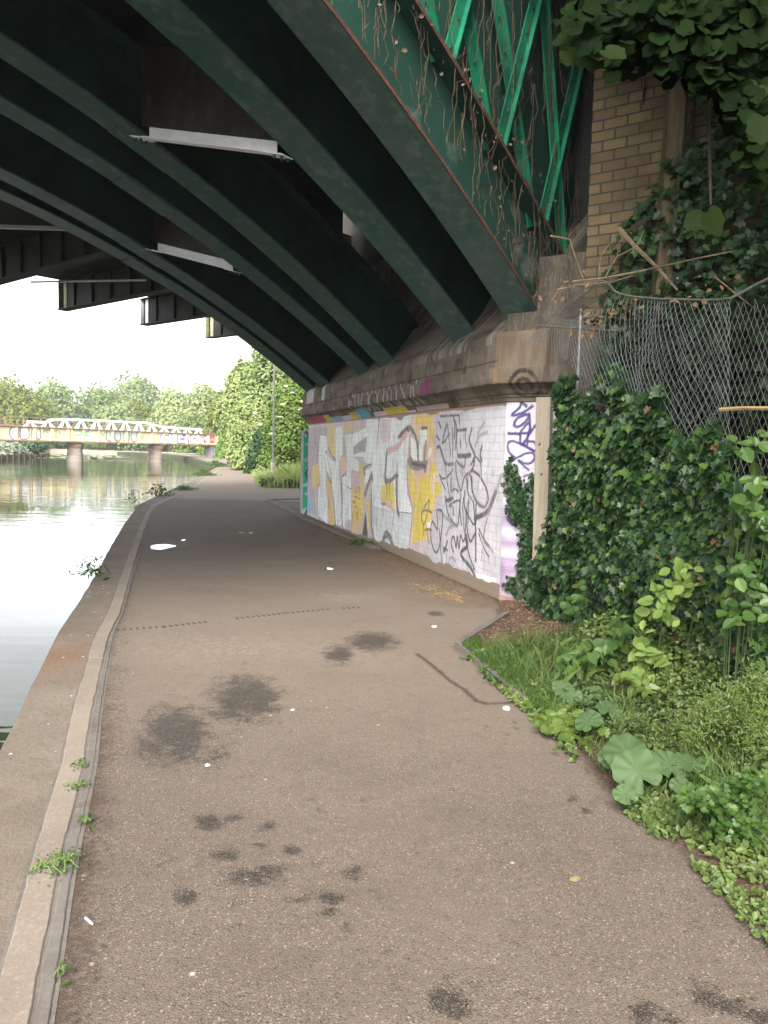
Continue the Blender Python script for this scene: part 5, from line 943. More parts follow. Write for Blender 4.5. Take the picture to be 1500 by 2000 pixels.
MB().tube([FP0+FD*3.0-[0, 0, 0], FP0+FD*3.0+[0, 0, 2.5]], .03, 8).build('fence_post', GALV, fe)
sb_ = W0+RD*.80+RN*.14; MB().bar(sb_, sb_+[.02, .0, 2.12], RD*.07, RN*.03).bar(sb_+RD*.10, sb_+RD*.10+[.02, 0, 2.14], RD*.06, RN*.03).build('wall_channel', GALV, fe)
def wires(fn, nu, nv, r, name, m, parent, both=True):
    """zigzag chain link between u 0..nu cells and v 0..nv rows mapped by fn"""
    V = []; Fc = []
    for i in range(nu):
        pts = [fn(i+(j % 2)*.5+(.02 if j % 2 else -.02), j*.5) for j in range(2*nv+1)]
        if both: lists = [pts, [fn(i+1-(j % 2)*.5+(.0), j*.5) for j in range(2*nv+1)]]
        else: lists = [pts]
        for L in lists:
            L = [p for p in L if p is not None]
            if len(L) < 2: continue
            A_ = np.array(L); k = len(V)
            for p in A_: V += [p+[r, 0, 0], p+[-r*.5, r*.87, 0], p+[-r*.5, -r*.87, 0]]
            for j in range(len(A_)-1):
                for q in range(3): Fc.append((k+3*j+q, k+3*j+(q+1) % 3, k+3*j+3+(q+1) % 3, k+3*j+3+q))
    return mk(name, np.array(V), Fc, m, parent)
topz = lambda u: float(np.interp(u, [0, .6, 1.5, 2.4, 3.0, 4.2], [2.75, 2.72, 2.62, 2.55, 2.62, 2.95]))
def f1_(i, j):
    u = i*.058; z = .15+j*.105; return FP0+FD*u+np.array([0, 0, z])+FNn*(.02*math.sin(u*3+z*2)) if z < topz(u)+.2*vnoise(np.array([i*.9]), np.array([0.]), 3)[0] and u < FL else None
wires(f1_, int(FL/.058), 30, .0017, 'mesh', WIREM, fe)
# loose second sheet hanging over the top, its torn end sticking out to the left
def P3(x, y, Y): return atY(x, y, Y)
ctrl = np.array([[P3(1030, 668, 7.15), P3(1105, 700, 7.0), P3(1240, 830, 6.1), P3(1425, 900, 5.12)], [P3(1085, 612, 7.0), P3(1120, 625, 6.9), P3(1250, 720, 6.05), P3(1425, 740, 5.05)], [P3(1168, 548, 6.7), P3(1200, 566, 6.5), P3(1290, 590, 5.9), P3(1428, 578, 5.1)]])
def sheet(i, j):
    u = i/44*3; v = j/12*2; 
    if u > 3 or v > 2: return None
    a, c_ = min(int(u), 2), min(int(v), 1); fu, fv = u-a, v-c_; fu = fu*fu*(3-2*fu)*.5+fu*.5
    return (ctrl[c_, a]*(1-fu)+ctrl[c_, a+1]*fu)*(1-fv)+(ctrl[c_+1, a]*(1-fu)+ctrl[c_+1, a+1]*fu)*fv+np.array([0, 0, .02*math.sin(u*4+v*3)])
wires(sheet, 44, 12, .0024, 'loose_mesh', mat('loose_wire', (.20, .225, .22), (.12, .13, .12), (.27, .30, .29), sc=5, rough=.45, metal=.2, bmp=0), fe)
MB().tube([sheet(i, 12) for i in range(0, 45, 2)]+[P3(1470, 560, 5.0), P3(1520, 535, 4.8)], .010, 6).build('rolled_edge', mat('mossy_wire', (.08, .085, .065), bmp=.3), fe)
MB().tube([P3(1405, 800, 5.1), P3(1450, 797, 5.0), P3(1540, 798, 4.7)], .014, 6).build('top_rail', mat('rusty_rail', (.24, .17, .08)), fe)
q0 = np.array([2.42, 7.12, 0]); pol = empty('timber_pole', tuple(q0), 'tall mossy square timber pole standing before the yellow brick wing wall', 'pole')
MB().bar(q0, q0+[.10, 0, 5.6], (.155, 0, 0), (0, .12, 0)).build('shaft', OLDTIM, pol); MB().bar(q0+[.085, -.062, .5], q0+[.165, -.062, 5.0], (.02, 0, 0), (0, .01, 0)).build('split', BLACKM, pol); MB().tube([q0+[.12, 0, 2.4], q0+[.19, 0, 4.7]], .012, 6).build('conduit', GALV, pol)

# ------------------------------------------------------------------ ivy, brambles, weeds on the right
def fence_pt(px_, py_): return vpl(px_, py_, FP0, math.atan2(FD[0], FD[1]))
# outline of the ivy mass on the fence, in the photograph's own silhouette
ivt = [(1072, 1085), (1085, 1000), (1095, 900), (1100, 760), (1130, 735), (1175, 738), (1215, 712), (1245, 728), (1262, 765), (1300, 770), (1360, 762), (1395, 790), (1425, 830), (1440, 900), (1470, 960), (1530, 985)]
iu = []
for q in ivt: w3 = fence_pt(*q); iu.append((float((w3-FP0)@FD), w3[2]))
iu = np.array(sorted(iu)); ztop = lambda u: np.interp(u, iu[:, 0], iu[:, 1])
def ivy_mass(n, u0, u1, zlo, zf, thick, size, m, tintf=None, dn=0.0, shape='ivy', jit=.42):
    u = rng.uniform(u0, u1, n); zt = zf(u); z = zlo+(zt-zlo)*rng.uniform(0, 1, n)**.9; h = fbm(u*3.1, z*3.1, 61)
    off = .05+thick*(h*1.1)*(1.0-.35*z/np.maximum(zt, .3))+dn; off = off-np.abs(rng.normal(0, .05, n)); 
    keep = ~((fbm(u*2.0+3, z*2.0, 64) > .64) & (z > 1.0))
    P = FP0+FD*u[:, None]+FNn*off[:, None]; P[:, 2] = z; P = P[keep]; k = len(P)
    Nn = np.tile(FNn+np.array([0, -.25, .45]), (k, 1)); return leaves(P, Nn, size*rng.uniform(.55, 1.3, k), shape, up=(0, 0, -.8), jit=jit)
iv = empty('fence_ivy', tuple(FP0), 'dense glossy ivy smothering the chain link fence beside the timber post', 'ivy')
leafobj('leaves', [ivy_mass(19000, -.05, 4.6, .05, ztop, .36, .072, None)], FM['ivy'], iv)
leafobj('young_leaves', [ivy_mass(2400, .05, 4.6, .1, lambda u: ztop(u)-.03, .36, .058, None, dn=.035)], FM['ivynew'], iv)
mb = MB()
for k in range(70):
    u = rng.uniform(0, 4.2); z = .1; pts = []
    for s in range(14):
        pts.append(FP0+FD*u+FNn*(.05+.04*random.random())+[0, 0, z]); z += .09+.06*random.random(); u += rng.normal(0, .05)
        if z > ztop(u)-.1: break
    if len(pts) > 2: mb.tube(pts, .005, 4, False)
mb.build('stems', BARK, iv); leafobj('withered_leaves', [ivy_mass(160, .05, 4.4, .2, lambda u: ztop(u)-.1, .36, .05, None, dn=.03)], FM['dry'], iv)
# ivy climbing the return wall
def patch_ivy(name, label, blobs, n, plane, hd, nrm_, size, mt='ivy', off=.03):
    P = []
    wts = np.array([b_[2]*b_[3] for b_ in blobs], float); wts /= wts.sum()
    for b_, w_ in zip(blobs, wts):
        k = max(6, int(n*w_)); xs = rng.normal(0, .5, k)*b_[2]+b_[0]; ys2 = rng.normal(0, .5, k)*b_[3]+b_[1]
        for x_, y_ in zip(xs, ys2): P.append(vpl(x_, y_, plane, hd))
    P = np.array(P)+nrm_*(off+rng.uniform(0, .05, len(P))[:, None]); P[:, 2] = np.maximum(P[:, 2], .02); e = empty(name, tuple(P[0]), label, 'ivy')
    leafobj('leaves', [leaves(P, np.tile(nrm_+[0, 0, .3], (len(P), 1)), size*rng.uniform(.6, 1.3, len(P)), 'ivy', up=(0, 0, -.8), jit=.4)], FM[mt], e)
    mb = MB()
    for b_, b3 in zip(blobs[:-1], blobs[1:]): a = vpl(b_[0], b_[1], plane, hd)+nrm_*.015; b4 = vpl(b3[0], b3[1], plane, hd)+nrm_*.015; mb.tube([a, (a+b4)/2+[.02, 0, 0], b4], .006, 4, False)
    mb.build('stem', BARK, e); return e
patch_ivy('wall_ivy', 'thin trail of ivy climbing over the purple tag on the return wall', [(1002, 925, 12, 20), (1012, 945, 14, 20), (1012, 975, 16, 22), (1022, 1000, 20, 20), (1035, 1030, 14, 28), (1036, 1060, 10, 24), (1045, 945, 9, 16), (1049, 985, 8, 20), (1052, 1010, 6, 14), (1030, 1090, 10, 22), (1028, 1120, 10, 26), (1036, 1150, 12, 14)], 900, W0, RH, RN, .055)
patch_ivy('wall_ivy', 'small lone ivy sprig low on the painted return wall beside a white scrap', [(1003, 1135, 9, 10), (1008, 1150, 7, 8)], 60, W0, RH, RN, .05)
patch_ivy('wall_ivy', 'clump of broad dark ivy at the foot of the timber post', [(1058, 1115, 16, 20), (1066, 1140, 18, 22), (1052, 1165, 16, 14), (1078, 1100, 10, 26), (1085, 1150, 14, 24)], 900, W0+RN*.35, RH, RN, .085)
# ivy and dark hedge behind the fence, over the wing wall
wl = empty('wing_wall_ivy', tuple(PP+PD*2), 'dark shaded ivy hanging over the yellow brick wing wall behind the fence', 'ivy')
n = 24000; u = rng.uniform(.15, 7.2, n)**1.0; z = rng.uniform(.0, 6.6, n); line = np.interp(u, [.15, .4, .7, .95, 1.2, 1.6, 7], [3.7, 4.1, 4.3, 5.0, 5.8, 9, 9]); k_ = (z < line+.5*(fbm(u*3, z*3, 71)-.5)) & (fbm(u*1.7+4, z*1.7, 72) < np.where(u > 1.0, .85, .66)); u = u[k_]; z = z[k_]
u = u+.15; P = PP+PD*u[:, None]+np.array([-PD[1], PD[0], 0])*0; PNn = np.array([PD[1], -PD[0], 0]); PNn = -PNn if PNn[1] > 0 else PNn; P = P+PNn*(.06+.4*fbm(u*2, z*2, 73)*np.clip(u-.3, .1, 1.4)+.3*(u < 1.6)*(z < 4.3)*rng.uniform(0, 1, len(u)))[:, None]; P[:, 2] = z
leafobj('leaves', [leaves(P, np.tile(PNn+[0, 0, .5], (len(P), 1)), .085*rng.uniform(.6, 1.3, len(P)), 'ivy', up=(0, 0, -.8), jit=.45)], FM['ivy'], wl)
mb = MB()
for k in range(24):
    u0 = rng.uniform(1, 6); pts = [PP+PD*(u0+.12*s*rng.normal())+PNn*(.3+.1*random.random())+[0, 0, .1+.35*s] for s in range(9)]; mb.tube(pts, .012, 5, False)
mb.build('stems', BARK, wl)
# dark undergrowth right behind the fence
n = 19000; u = rng.uniform(-.12, 6, n); P = FP0+FD*u[:, None]-FNn*(.22+.75*rng.uniform(0, 1, n)**.7)[:, None]; P[:, 2] = rng.uniform(0, 1, n)**.8*(2.45+.9*fbm(u*1.5, u*0, 4)-.5*np.clip(.5-u, 0, 1)); ue = empty('hedge_behind_fence', tuple(P[0]), 'dark tangled hedge growing behind the chain link fence', 'hedge')
leafobj('leaves', [leaves(P, np.tile(FNn+[0, 0, .5], (n, 1)), .085*rng.uniform(.6, 1.3, n), 'ivy')], leafmat('leaf_hedge', (.004, .011, .004), (.012, .026, .007), rough=.6, spec=.2, tr=.1), ue)
mb = MB()
for k in range(26):
    u0 = rng.uniform(.3, 5); p = FP0+FD*u0-FNn*rng.uniform(.25, .7); pts = [p]; 
    for s in range(8): p = p+np.array([rng.normal(0, .09), rng.normal(0, .09), .3]); pts.append(p)
    mb.tube(pts, np.linspace(.012, .003, 9), 4, False)
mb.build('branches', BARK, ue)
# overhead tree whose crown shades the fence corner
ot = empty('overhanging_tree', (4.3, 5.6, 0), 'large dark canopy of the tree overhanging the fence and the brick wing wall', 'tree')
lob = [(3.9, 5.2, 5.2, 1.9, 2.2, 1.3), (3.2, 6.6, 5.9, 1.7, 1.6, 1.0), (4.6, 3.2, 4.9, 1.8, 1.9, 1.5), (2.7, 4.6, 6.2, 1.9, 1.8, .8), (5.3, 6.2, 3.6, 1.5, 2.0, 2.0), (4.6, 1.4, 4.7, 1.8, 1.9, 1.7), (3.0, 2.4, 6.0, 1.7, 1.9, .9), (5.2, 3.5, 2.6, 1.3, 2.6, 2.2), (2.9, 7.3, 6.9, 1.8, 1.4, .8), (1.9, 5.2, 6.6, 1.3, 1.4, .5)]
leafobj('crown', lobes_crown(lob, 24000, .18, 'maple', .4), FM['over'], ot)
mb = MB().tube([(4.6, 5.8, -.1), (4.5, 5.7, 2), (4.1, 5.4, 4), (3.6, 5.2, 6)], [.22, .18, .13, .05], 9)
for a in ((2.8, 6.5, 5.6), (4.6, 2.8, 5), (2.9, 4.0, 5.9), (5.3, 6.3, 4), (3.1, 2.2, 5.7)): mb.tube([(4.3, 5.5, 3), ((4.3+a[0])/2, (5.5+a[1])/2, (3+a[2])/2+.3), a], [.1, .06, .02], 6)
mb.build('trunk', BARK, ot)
# near hanging spray of broad leaves at the top right
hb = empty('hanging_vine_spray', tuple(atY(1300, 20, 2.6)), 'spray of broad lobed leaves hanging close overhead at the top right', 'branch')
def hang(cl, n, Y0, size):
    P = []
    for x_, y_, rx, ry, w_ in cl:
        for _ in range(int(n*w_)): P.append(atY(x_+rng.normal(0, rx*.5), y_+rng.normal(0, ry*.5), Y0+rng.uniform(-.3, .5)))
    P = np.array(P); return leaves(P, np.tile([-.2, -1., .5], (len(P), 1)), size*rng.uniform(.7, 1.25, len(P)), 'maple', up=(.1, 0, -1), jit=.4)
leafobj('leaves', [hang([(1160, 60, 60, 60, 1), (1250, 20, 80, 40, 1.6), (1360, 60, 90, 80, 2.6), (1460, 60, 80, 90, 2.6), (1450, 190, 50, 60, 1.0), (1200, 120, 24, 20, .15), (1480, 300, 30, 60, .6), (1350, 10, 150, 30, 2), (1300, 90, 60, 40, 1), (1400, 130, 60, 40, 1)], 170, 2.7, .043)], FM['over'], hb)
leafobj('lit_tone_leaves', [hang([(1175, 105, 12, 20, .5), (1110, 100, 10, 10, .15), (1385, 425, 16, 22, .35), (1470, 150, 20, 16, .4), (1478, 210, 16, 24, .3), (1330, 60, 60, 24, .3)], 14, 2.5, .065)], leafmat('leaf_lit_tone', (.008, .018, .003), (.022, .038, .006), rough=.7, spec=.1, tr=.4), hb)  # lit look put into a paler copy of the dark spray leaf colour
mb = MB()
for p in (((1530, -60), (1400, 10), (1250, 30), (1150, 40)), ((1530, 60), (1470, 120), (1450, 220)), ((1400, 10), (1385, 250), (1388, 400)), ((1530, 200), (1490, 300), (1480, 360))): mb.tube([atY(x_, y_, 2.75) for x_, y_ in p], .005, 5, False)
mb.build('stems', BARK, hb)
# dead vines hanging over the outer arch rib and the lattice
dv = empty('dead_vines', tuple(BR(-4.05, -8, 4)), 'dry brown hanging vine stems trailing over the outer arch rib and green lattice', 'dead plant')
mb = MB()
for k in range(80):
    s = rng.uniform(-.3, 3.6)**1.0; nn = RIB[1][3]+.02; z0 = ribz(1, s)+RD_*rng.uniform(.2, 1.05); L = rng.uniform(.25, 1.0); pts = []; p = BR(RIB[1][1]+nn, RS0[1]+s, z0); m_ = 9
    for q in range(m_): pts.append(p.copy()); p = p+np.array([D2[0], D2[1], 0])*rng.normal(-.012, .034)+nrm3*rng.normal(0, .006)-[0, 0, L/m_]
    if pts[-1][2] < ribz(1, s): 
        pts = [q for q in pts if q[2] > ribz(1, s)+.02]
    if len(pts) > 1: mb.tube(pts, rng.uniform(.002, .0045), 4, False)
for k in range(80):
    s = rng.uniform(-1.3, 2.6); p = BR(RIB[1][1]+.36, RS0[1]+s, rng.uniform(4.6, 6.6)); L = rng.uniform(.4, 1.6); pts = []
    for q in range(12): pts.append(p.copy()); p = p+np.array([D2[0], D2[1], 0])*rng.normal(0, .034)+nrm3*rng.normal(0, .012)-[0, 0, L/12]
    pts = [q for q in pts if q[2] > ribz(1, s)+.3]
    if len(pts) > 1: mb.tube(pts, rng.uniform(.002, .005), 4, False)
mb.build('stems', STRAWM, dv)
P = []
for k in range(130): s = rng.uniform(-.4, 2.8); P.append(BR(RIB[1][1]+RIB[1][3]+.03, RS0[1]+s, ribz(1, s)+RD_*rng.uniform(.1, 1.3)))
leafobj('dry_leaves', [leaves(np.array(P), np.tile(nrm3, (len(P), 1)), rng.uniform(.02, .06, len(P)), 'oval')], FM['dry'], dv)
# broken branches and dead leaves caught on the fence top
cb_ = empty('broken_branches', tuple(P3(1200, 545, 6.6)), 'pale broken twigs and curled dead leaves caught on the sagging fence top', 'branch'); mb = MB()
for p, r0 in (([(1075, 457), (1112, 465), (1128, 520), (1142, 552)], .009), ([(1100, 552), (1180, 545), (1260, 530), (1380, 505), (1430, 490)], .010), ([(1205, 445), (1240, 480), (1290, 530), (1320, 570)], .022), ([(1085, 565), (1130, 555), (1200, 548), (1240, 540)], .008), ([(1170, 540), (1172, 500), (1200, 465)], .006), ([(1185, 540), (1205, 505), (1245, 485), (1255, 450)], .006), ([(1075, 585), (1095, 560), (1150, 556)], .006), ([(1100, 555), (1090, 565), (1104, 575)], .006), ([(1205, 500), (1206, 482)], .004), ([(1110, 462), (1116, 452)], .004), ([(1400, 540), (1450, 590), (1500, 620)], .006)):
    mb.tube([P3(x_, y_, 6.45 if x_ < 1350 else 5.6)+rng.normal(0, .01, 3) for x_, y_ in p], np.linspace(r0, r0*.4, len(p)), 5, False)
mb.build('twigs', mat('pale_twig', (.13, .095, .06), (.07, .05, .03), (.2, .16, .11), sc=20), cb_)
P = []
for x_, y_, r_, k in ((1165, 620, 14, 22), (1200, 605, 10, 10), (1230, 620, 14, 18), (1240, 590, 18, 10), (1150, 645, 14, 14), (1350, 590, 14, 8), (1325, 592, 8, 4), (1110, 560, 26, 14), (1380, 560, 30, 10)):
    for _ in range(k): P.append(P3(x_+rng.normal(0, r_), y_+rng.normal(0, r_*.6), 6.3 if x_ < 1300 else 5.2))
leafobj('dead_leaves', [leaves(np.array(P), np.tile([-.3, -1., .3], (len(P), 1)), rng.uniform(.02, .055, len(P)), 'oval', jit=.8)], FM['dry'], cb_)

# ---- verge plants. ground height over the soil
def vz(x, y): l = np.interp(y, RB[:, 1], RB[:, 0])-.02; return .012+.16*np.clip((x-l-.25)/1.4, 0, 1)
def vpt(px_, py_, lift=.0): g = gnd(px_, py_, .05+lift); return np.array([g[0], g[1], float(vz(g[0], g[1]))])
# low ground cover: many small leaves, taller away from the path
def scatter(n, y0, y1, dmin, dmax, pw=1.0):
    y = rng.uniform(y0, y1, n); l = np.interp(y, RB[:, 1], RB[:, 0]); fr = np.interp(y, [3.35, 7.42], [2.62, 1.72]); d = dmin+rng.uniform(0, 1, n)**pw*np.maximum(fr-l-dmin, .1)*dmax; return l+d, y, d
x, y, d = scatter(46000, -1, 6.15, -.10, 1.15, 1.15); dens = fbm(x*2.4, y*2.4, 81); bare = (y > 5.2) & (dens > .45); keep = (dens+.35*np.clip(d/.4, 0, 1) > .38) & ~bare; x, y, d = x[keep], y[keep], d[keep]
hh = np.clip(.02+.13*np.clip(d/.35, 0, 1)*fbm(x*3, y*3, 82)+.22*np.clip((d-.55)/.6, 0, 1), .01, .6); z = vz(x, y)+hh*rng.uniform(.25, 1, len(x))**.6
P = np.stack([x, y, z], 1); lc = FM['gc']
T(leafobj('ground_cover', [leaves(P, np.tile([-.35, -.3, 1.], (len(P), 1)), rng.uniform(.012, .036, len(P))*(.7+.9*fbm(x*3, y*3, 86)), 'oval', tint=np.clip(fbm(x*2.2, y*2.2, 85)*1.9-.5+rng.normal(0, .2, len(x)), 0, 1), jit=.5)], lc), 'low mixed green ground cover spreading from the fence to the towpath edge', 'ground cover', kind='stuff')
x, y, d = scatter(9000, 2.0, 6.3, .0, 1.0, 1.2); g_ = fbm(x*2, y*2, 83) > .42; x, y, d = x[g_], y[g_], d[g_]; P = np.stack([x, y, vz(x, y)], 1)
T(leafobj('verge_grass', [blades(P, .05+.15*np.clip(d/.4, 0, 1), .0028, .6)], FM['grass']), 'thin green grass blades growing through the verge plants', 'grass', kind='stuff')
i_ = rng.choice(len(x), 260); P = np.stack([x[i_], y[i_], vz(x[i_], y[i_])+.03+.12*rng.uniform(0, 1, 260)], 1)
T(leafobj('withered_leaves', [leaves(P, np.tile([-.3, -.3, 1.], (260, 1)), rng.uniform(.015, .04, 260), 'slim', jit=.8)], FM['dry']), 'withered brown leaves scattered through the verge plants', 'dead leaves', kind='stuff')
# grass beside the bed edging
xs = []; 
for (xa, ya, r1, r2, k) in ((950, 1295, 70, 26, 1500), (1010, 1330, 60, 30, 1500), (1060, 1380, 40, 30, 1100), (930, 1262, 22, 10, 250), (905, 1270, 12, 8, 120), (1000, 1280, 50, 12, 350)):
    for _ in range(k): xs.append(gnd(xa+rng.normal(0, r1*.45), ya+rng.normal(0, r2*.45), .02))
P = np.array(xs); P = P[(P[:, 0] > np.interp(P[:, 1], RB[:, 1], RB[:, 0])-.01)]
T(leafobj('bed_grass', [blades(P, .06, .0032, .55)], FM['fresh']), 'short bright grass patch inside the concrete edging of the soil bed', 'grass', kind='stuff')
# cleavers-like bright clump on the right, darker herb mass at the fence foot
def herb(name, label, cat, blobs, n, Y_, shape, size, m, hgt=.0, up=(0, 0, .4), grp=None, stems=6, jit=.45, nrm_=(-.5, -.7, .9)):
    P = []; wts = np.array([b_[2]*b_[3] for b_ in blobs], float); wts /= wts.sum()
    for b_, w_ in zip(blobs, wts):
        for _ in range(max(3, int(n*w_))): P.append(atY(b_[0]+rng.normal(0, .45)*b_[2], b_[1]+rng.normal(0, .45)*b_[3], Y_+rng.uniform(-.12, .12)))
    P = np.array(P); c0 = P.mean(0); zmin = float(vz(c0[0], c0[1])); P[:, 2] = np.maximum(P[:, 2], zmin+.02); c0 = np.array([c0[0], c0[1]+.05, zmin]); e = empty(name, tuple(c0), label, cat, grp)
    leafobj('leaves', [leaves(P, np.tile(np.array(nrm_), (len(P), 1)), size*rng.uniform(.65, 1.25, len(P)), shape, up=up, jit=jit)], m, e)
    mb = MB(); idx = rng.choice(len(P), min(stems, len(P)), replace=False)
    for i in idx: q = P[i]; b_ = np.array([q[0]*.6+c0[0]*.4, q[1]*.6+c0[1]*.4+.05, zmin]); mb.tube([b_, (b_+q)/2+[0, .03, .03], q], [.004, .0035, .002], 4, False)
    mb.build('stems', GST, e); return e
GST = mat('green_stems', (.04, .07, .02), bmp=0)
GN = 'tall herbs in front of the fence ivy'
herb('nettle', 'bright nettle clump just above the end of the soil bed', 'nettle', [(1165, 1275, 40, 30), (1190, 1300, 30, 24), (1120, 1290, 34, 24), (1210, 1240, 24, 24)], 120, 5.35, 'nettle', .085, FM['fresh'], up=(0, -.3, -.3), grp=GN, stems=14)
herb('nettle', 'darker nettle clump in the middle of the verge below the brambles', 'nettle', [(1260, 1290, 34, 34), (1285, 1320, 30, 20), (1250, 1340, 20, 24), (1300, 1380, 36, 20)], 110, 5.0, 'nettle', .10, FM['mid'], up=(0, -.3, -.3), grp=GN, stems=14)
herb('nettle', 'small yellow green nettle head right of the middle', 'nettle', [(1260, 1345, 24, 16), (1215, 1318, 16, 12)], 26, 4.75, 'nettle', .085, FM['yg'], up=(0, -.3, -.3), grp=GN)
herb('bramble', 'bramble spray with rounded leaflets half way up the ivy', 'bramble', [(1330, 1150, 44, 20), (1300, 1175, 30, 18), (1290, 1200, 40, 26), (1330, 1110, 26, 14)], 90, 4.95, 'oval', .085, FM['mid'], up=(0, 0, -.2), grp=GN, stems=4)
herb('bramble', 'bramble leaves hanging at the right edge below the fence rail', 'bramble', [(1460, 1120, 36, 40), (1470, 1180, 26, 26), (1440, 1200, 26, 20), (1490, 1010, 20, 40), (1450, 990, 34, 30)], 95, 4.3, 'oval', .085, FM['fresh'], up=(0, 0, -.6), grp=GN, stems=4)
herb('bramble', 'pale bramble leaves catching light right beside the top of the fence ivy', 'bramble', [(1460, 870, 34, 16), (1490, 860, 20, 26), (1480, 940, 20, 30)], 34, 4.45, 'oval', .10, FM['fresh'], up=(0, 0, -.4), grp=GN, stems=8)
herb('bramble', 'small bramble sprig creeping over the leaf litter beside the wall foot', 'bramble', [(1115, 1180, 16, 20), (1102, 1200, 14, 10), (1130, 1160, 10, 20)], 40, 6.1, 'round', .06, FM['fresh'], up=(0, 0, -.4), grp=GN)
herb('cleavers', 'bright yellow green tangle of cleavers at the right edge', 'weed', [(1430, 1380, 60, 50), (1470, 1440, 50, 60), (1380, 1400, 34, 40), (1480, 1330, 30, 40), (1350, 1440, 30, 30)], 3200, 3.75, 'slim', .026, FM['yg'], grp=GN, stems=8, jit=.8)
herb('cleavers', 'darker mixed weeds above the butterbur leaves', 'weed', [(1340, 1420, 40, 26), (1240, 1410, 40, 20), (1300, 1450, 50, 20)], 1600, 4.15, 'slim', .028, FM['gc'], grp=GN, stems=20, jit=.8)
herb('creeping_buttercup', 'low patch of divided leaves at the lower right corner of the verge', 'weed', [(1400, 1560, 60, 26), (1440, 1610, 60, 30), (1480, 1680, 30, 50), (1350, 1560, 30, 20), (1460, 1530, 40, 20)], 900, 3.15, 'lobed', .034, FM['fresh'], grp=GN, stems=20, up=(0, -.6, .2), nrm_=(-.4, -.5, 1.2))
def roundleaf(c0, s_, nrm_, rot, tint):
    nr, na = 7, 48; V = [np.zeros(3)]; Ti = [tint]; ph0 = rng.uniform(0, 6); q = rng.normal(0, 1, 4)
    for i in range(1, nr):
        f = i/(nr-1)
        for k in range(na):
            a = 2*pi*k/na; notch = 1-.62*math.exp(-((a-pi*1.5)/.22)**2); r = f*(.5+.03*sin(3*a+ph0)+.018*sin(13*a))*notch
            z = (.030*cos(9*a+ph0)*f*f+.10*f*f*(.5+.5*q[0]*cos(a+ph0)*.6)+.025*q[1]*sin(2*a)*f-.05*f**4*(1+.4*cos(4*a+q[2])))
            V.append(np.array([r*cos(a), r*sin(a), z])); vein = max(0, cos(9*(a-pi/2)))**14*(1-.5*f); Ti.append(tint*.8+.45*vein+rng.uniform(-.10, .10)+.12*sin(5*a+7*f+ph0))
    Fc = [(0, 1+k, 1+(k+1) % na, 0) for k in range(na)]; Fc = [(0, 1+k, 1+(k+1) % na) for k in range(na)]
    for i in range(nr-2):
        for k in range(na): a0 = 1+i*na+k; a1 = 1+i*na+(k+1) % na; Fc += [(a0, a0+na, a1+na), (a0, a1+na, a1)]
    n_ = nrm_/np.linalg.norm(nrm_); t_ = np.array([cos(rot), sin(rot), 0]); t_ = t_-n_*(t_@n_); t_ /= np.linalg.norm(t_); b_ = np.cross(n_, t_)
    V = np.array(V); W = c0+s_*1.15*(V[:, :1]*t_+V[:, 1:2]*b_+V[:, 2:]*n_); return W, np.array(Fc), np.clip(np.array(Ti), 0, 1)
def butterbur(label, spots, m, Yc):
    c0 = None; P = []; Nn = []; Sz = []
    for x_, y_, s_ in spots: q = gnd(x_, y_, .15 if s_ > .125 else .10); P.append(q); Sz.append(s_)
    P = np.array(P); c0 = P.mean(0)*[1, 1, 0]+[0, .06, float(vz(P[:, 0].mean(), P[:, 1].mean()))]; e = empty('butterbur', tuple(c0), label, 'plant', 'round leaved plants along the path edge'); st = MB(); parts = []
    for p, s_ in zip(P, Sz):
        n_ = np.array([rng.normal(-.2, .2), rng.normal(-.55, .15), 1.]); parts.append(roundleaf(p, s_, n_, rng.uniform(-.6, .6), rng.uniform(.25, .75))); st.tube([c0, (c0+p)/2+[0, .01, .05], p], [.006, .005, .004], 6, False)
    leafobj('leaves', parts, m, e, smooth=True); st.build('stems', GST, e)
butterbur('big round pale leaved plant spilling over the path edge, the largest leaves of the verge', [(1225, 1470, .21), (1245, 1505, .20), (1222, 1552, .10), (1195, 1480, .12)], FM['burr'], 3.8)
butterbur('round leaved plant to the right of the largest leaves', [(1310, 1495, .15), (1345, 1490, .13), (1375, 1500, .12), (1330, 1535, .09), (1405, 1530, .08), (1440, 1535, .08)], FM['burr'], 3.8)
butterbur('round leaved plant at the corner beside the concrete edging', [(1098, 1345, .12), (1118, 1362, .11), (1158, 1370, .11), (1150, 1408, .14), (1190, 1385, .14), (1165, 1350, .08)], FM['burr'], 4.6)
butterbur('small lime green round leaves between the two large plants', [(1245, 1415, .08), (1270, 1425, .09), (1250, 1405, .07), (1305, 1445, .08), (1222, 1420, .06), (1180, 1430, .06), (1120, 1410, .06), (1130, 1395, .06)], FM['yg'], 4.2)
# small round leaves at the path edge
P = np.array([gnd(1090+rng.normal(0, 26), 1400+rng.normal(0, 18), .05) for _ in range(160)]+[gnd(1115+rng.normal(0, 20), 1425+rng.normal(0, 12), .04) for _ in range(60)])
e = empty('ground_ivy', tuple(P[0]*[1, 1, 0]), 'patch of small bright round leaves hugging the end of the concrete edging', 'weed'); leafobj('leaves', [leaves(P, np.tile([-.2, -.3, 1.], (len(P), 1)), rng.uniform(.03, .055, len(P)), 'round', up=(0, .5, 0), jit=.25)], FM['yg'], e)
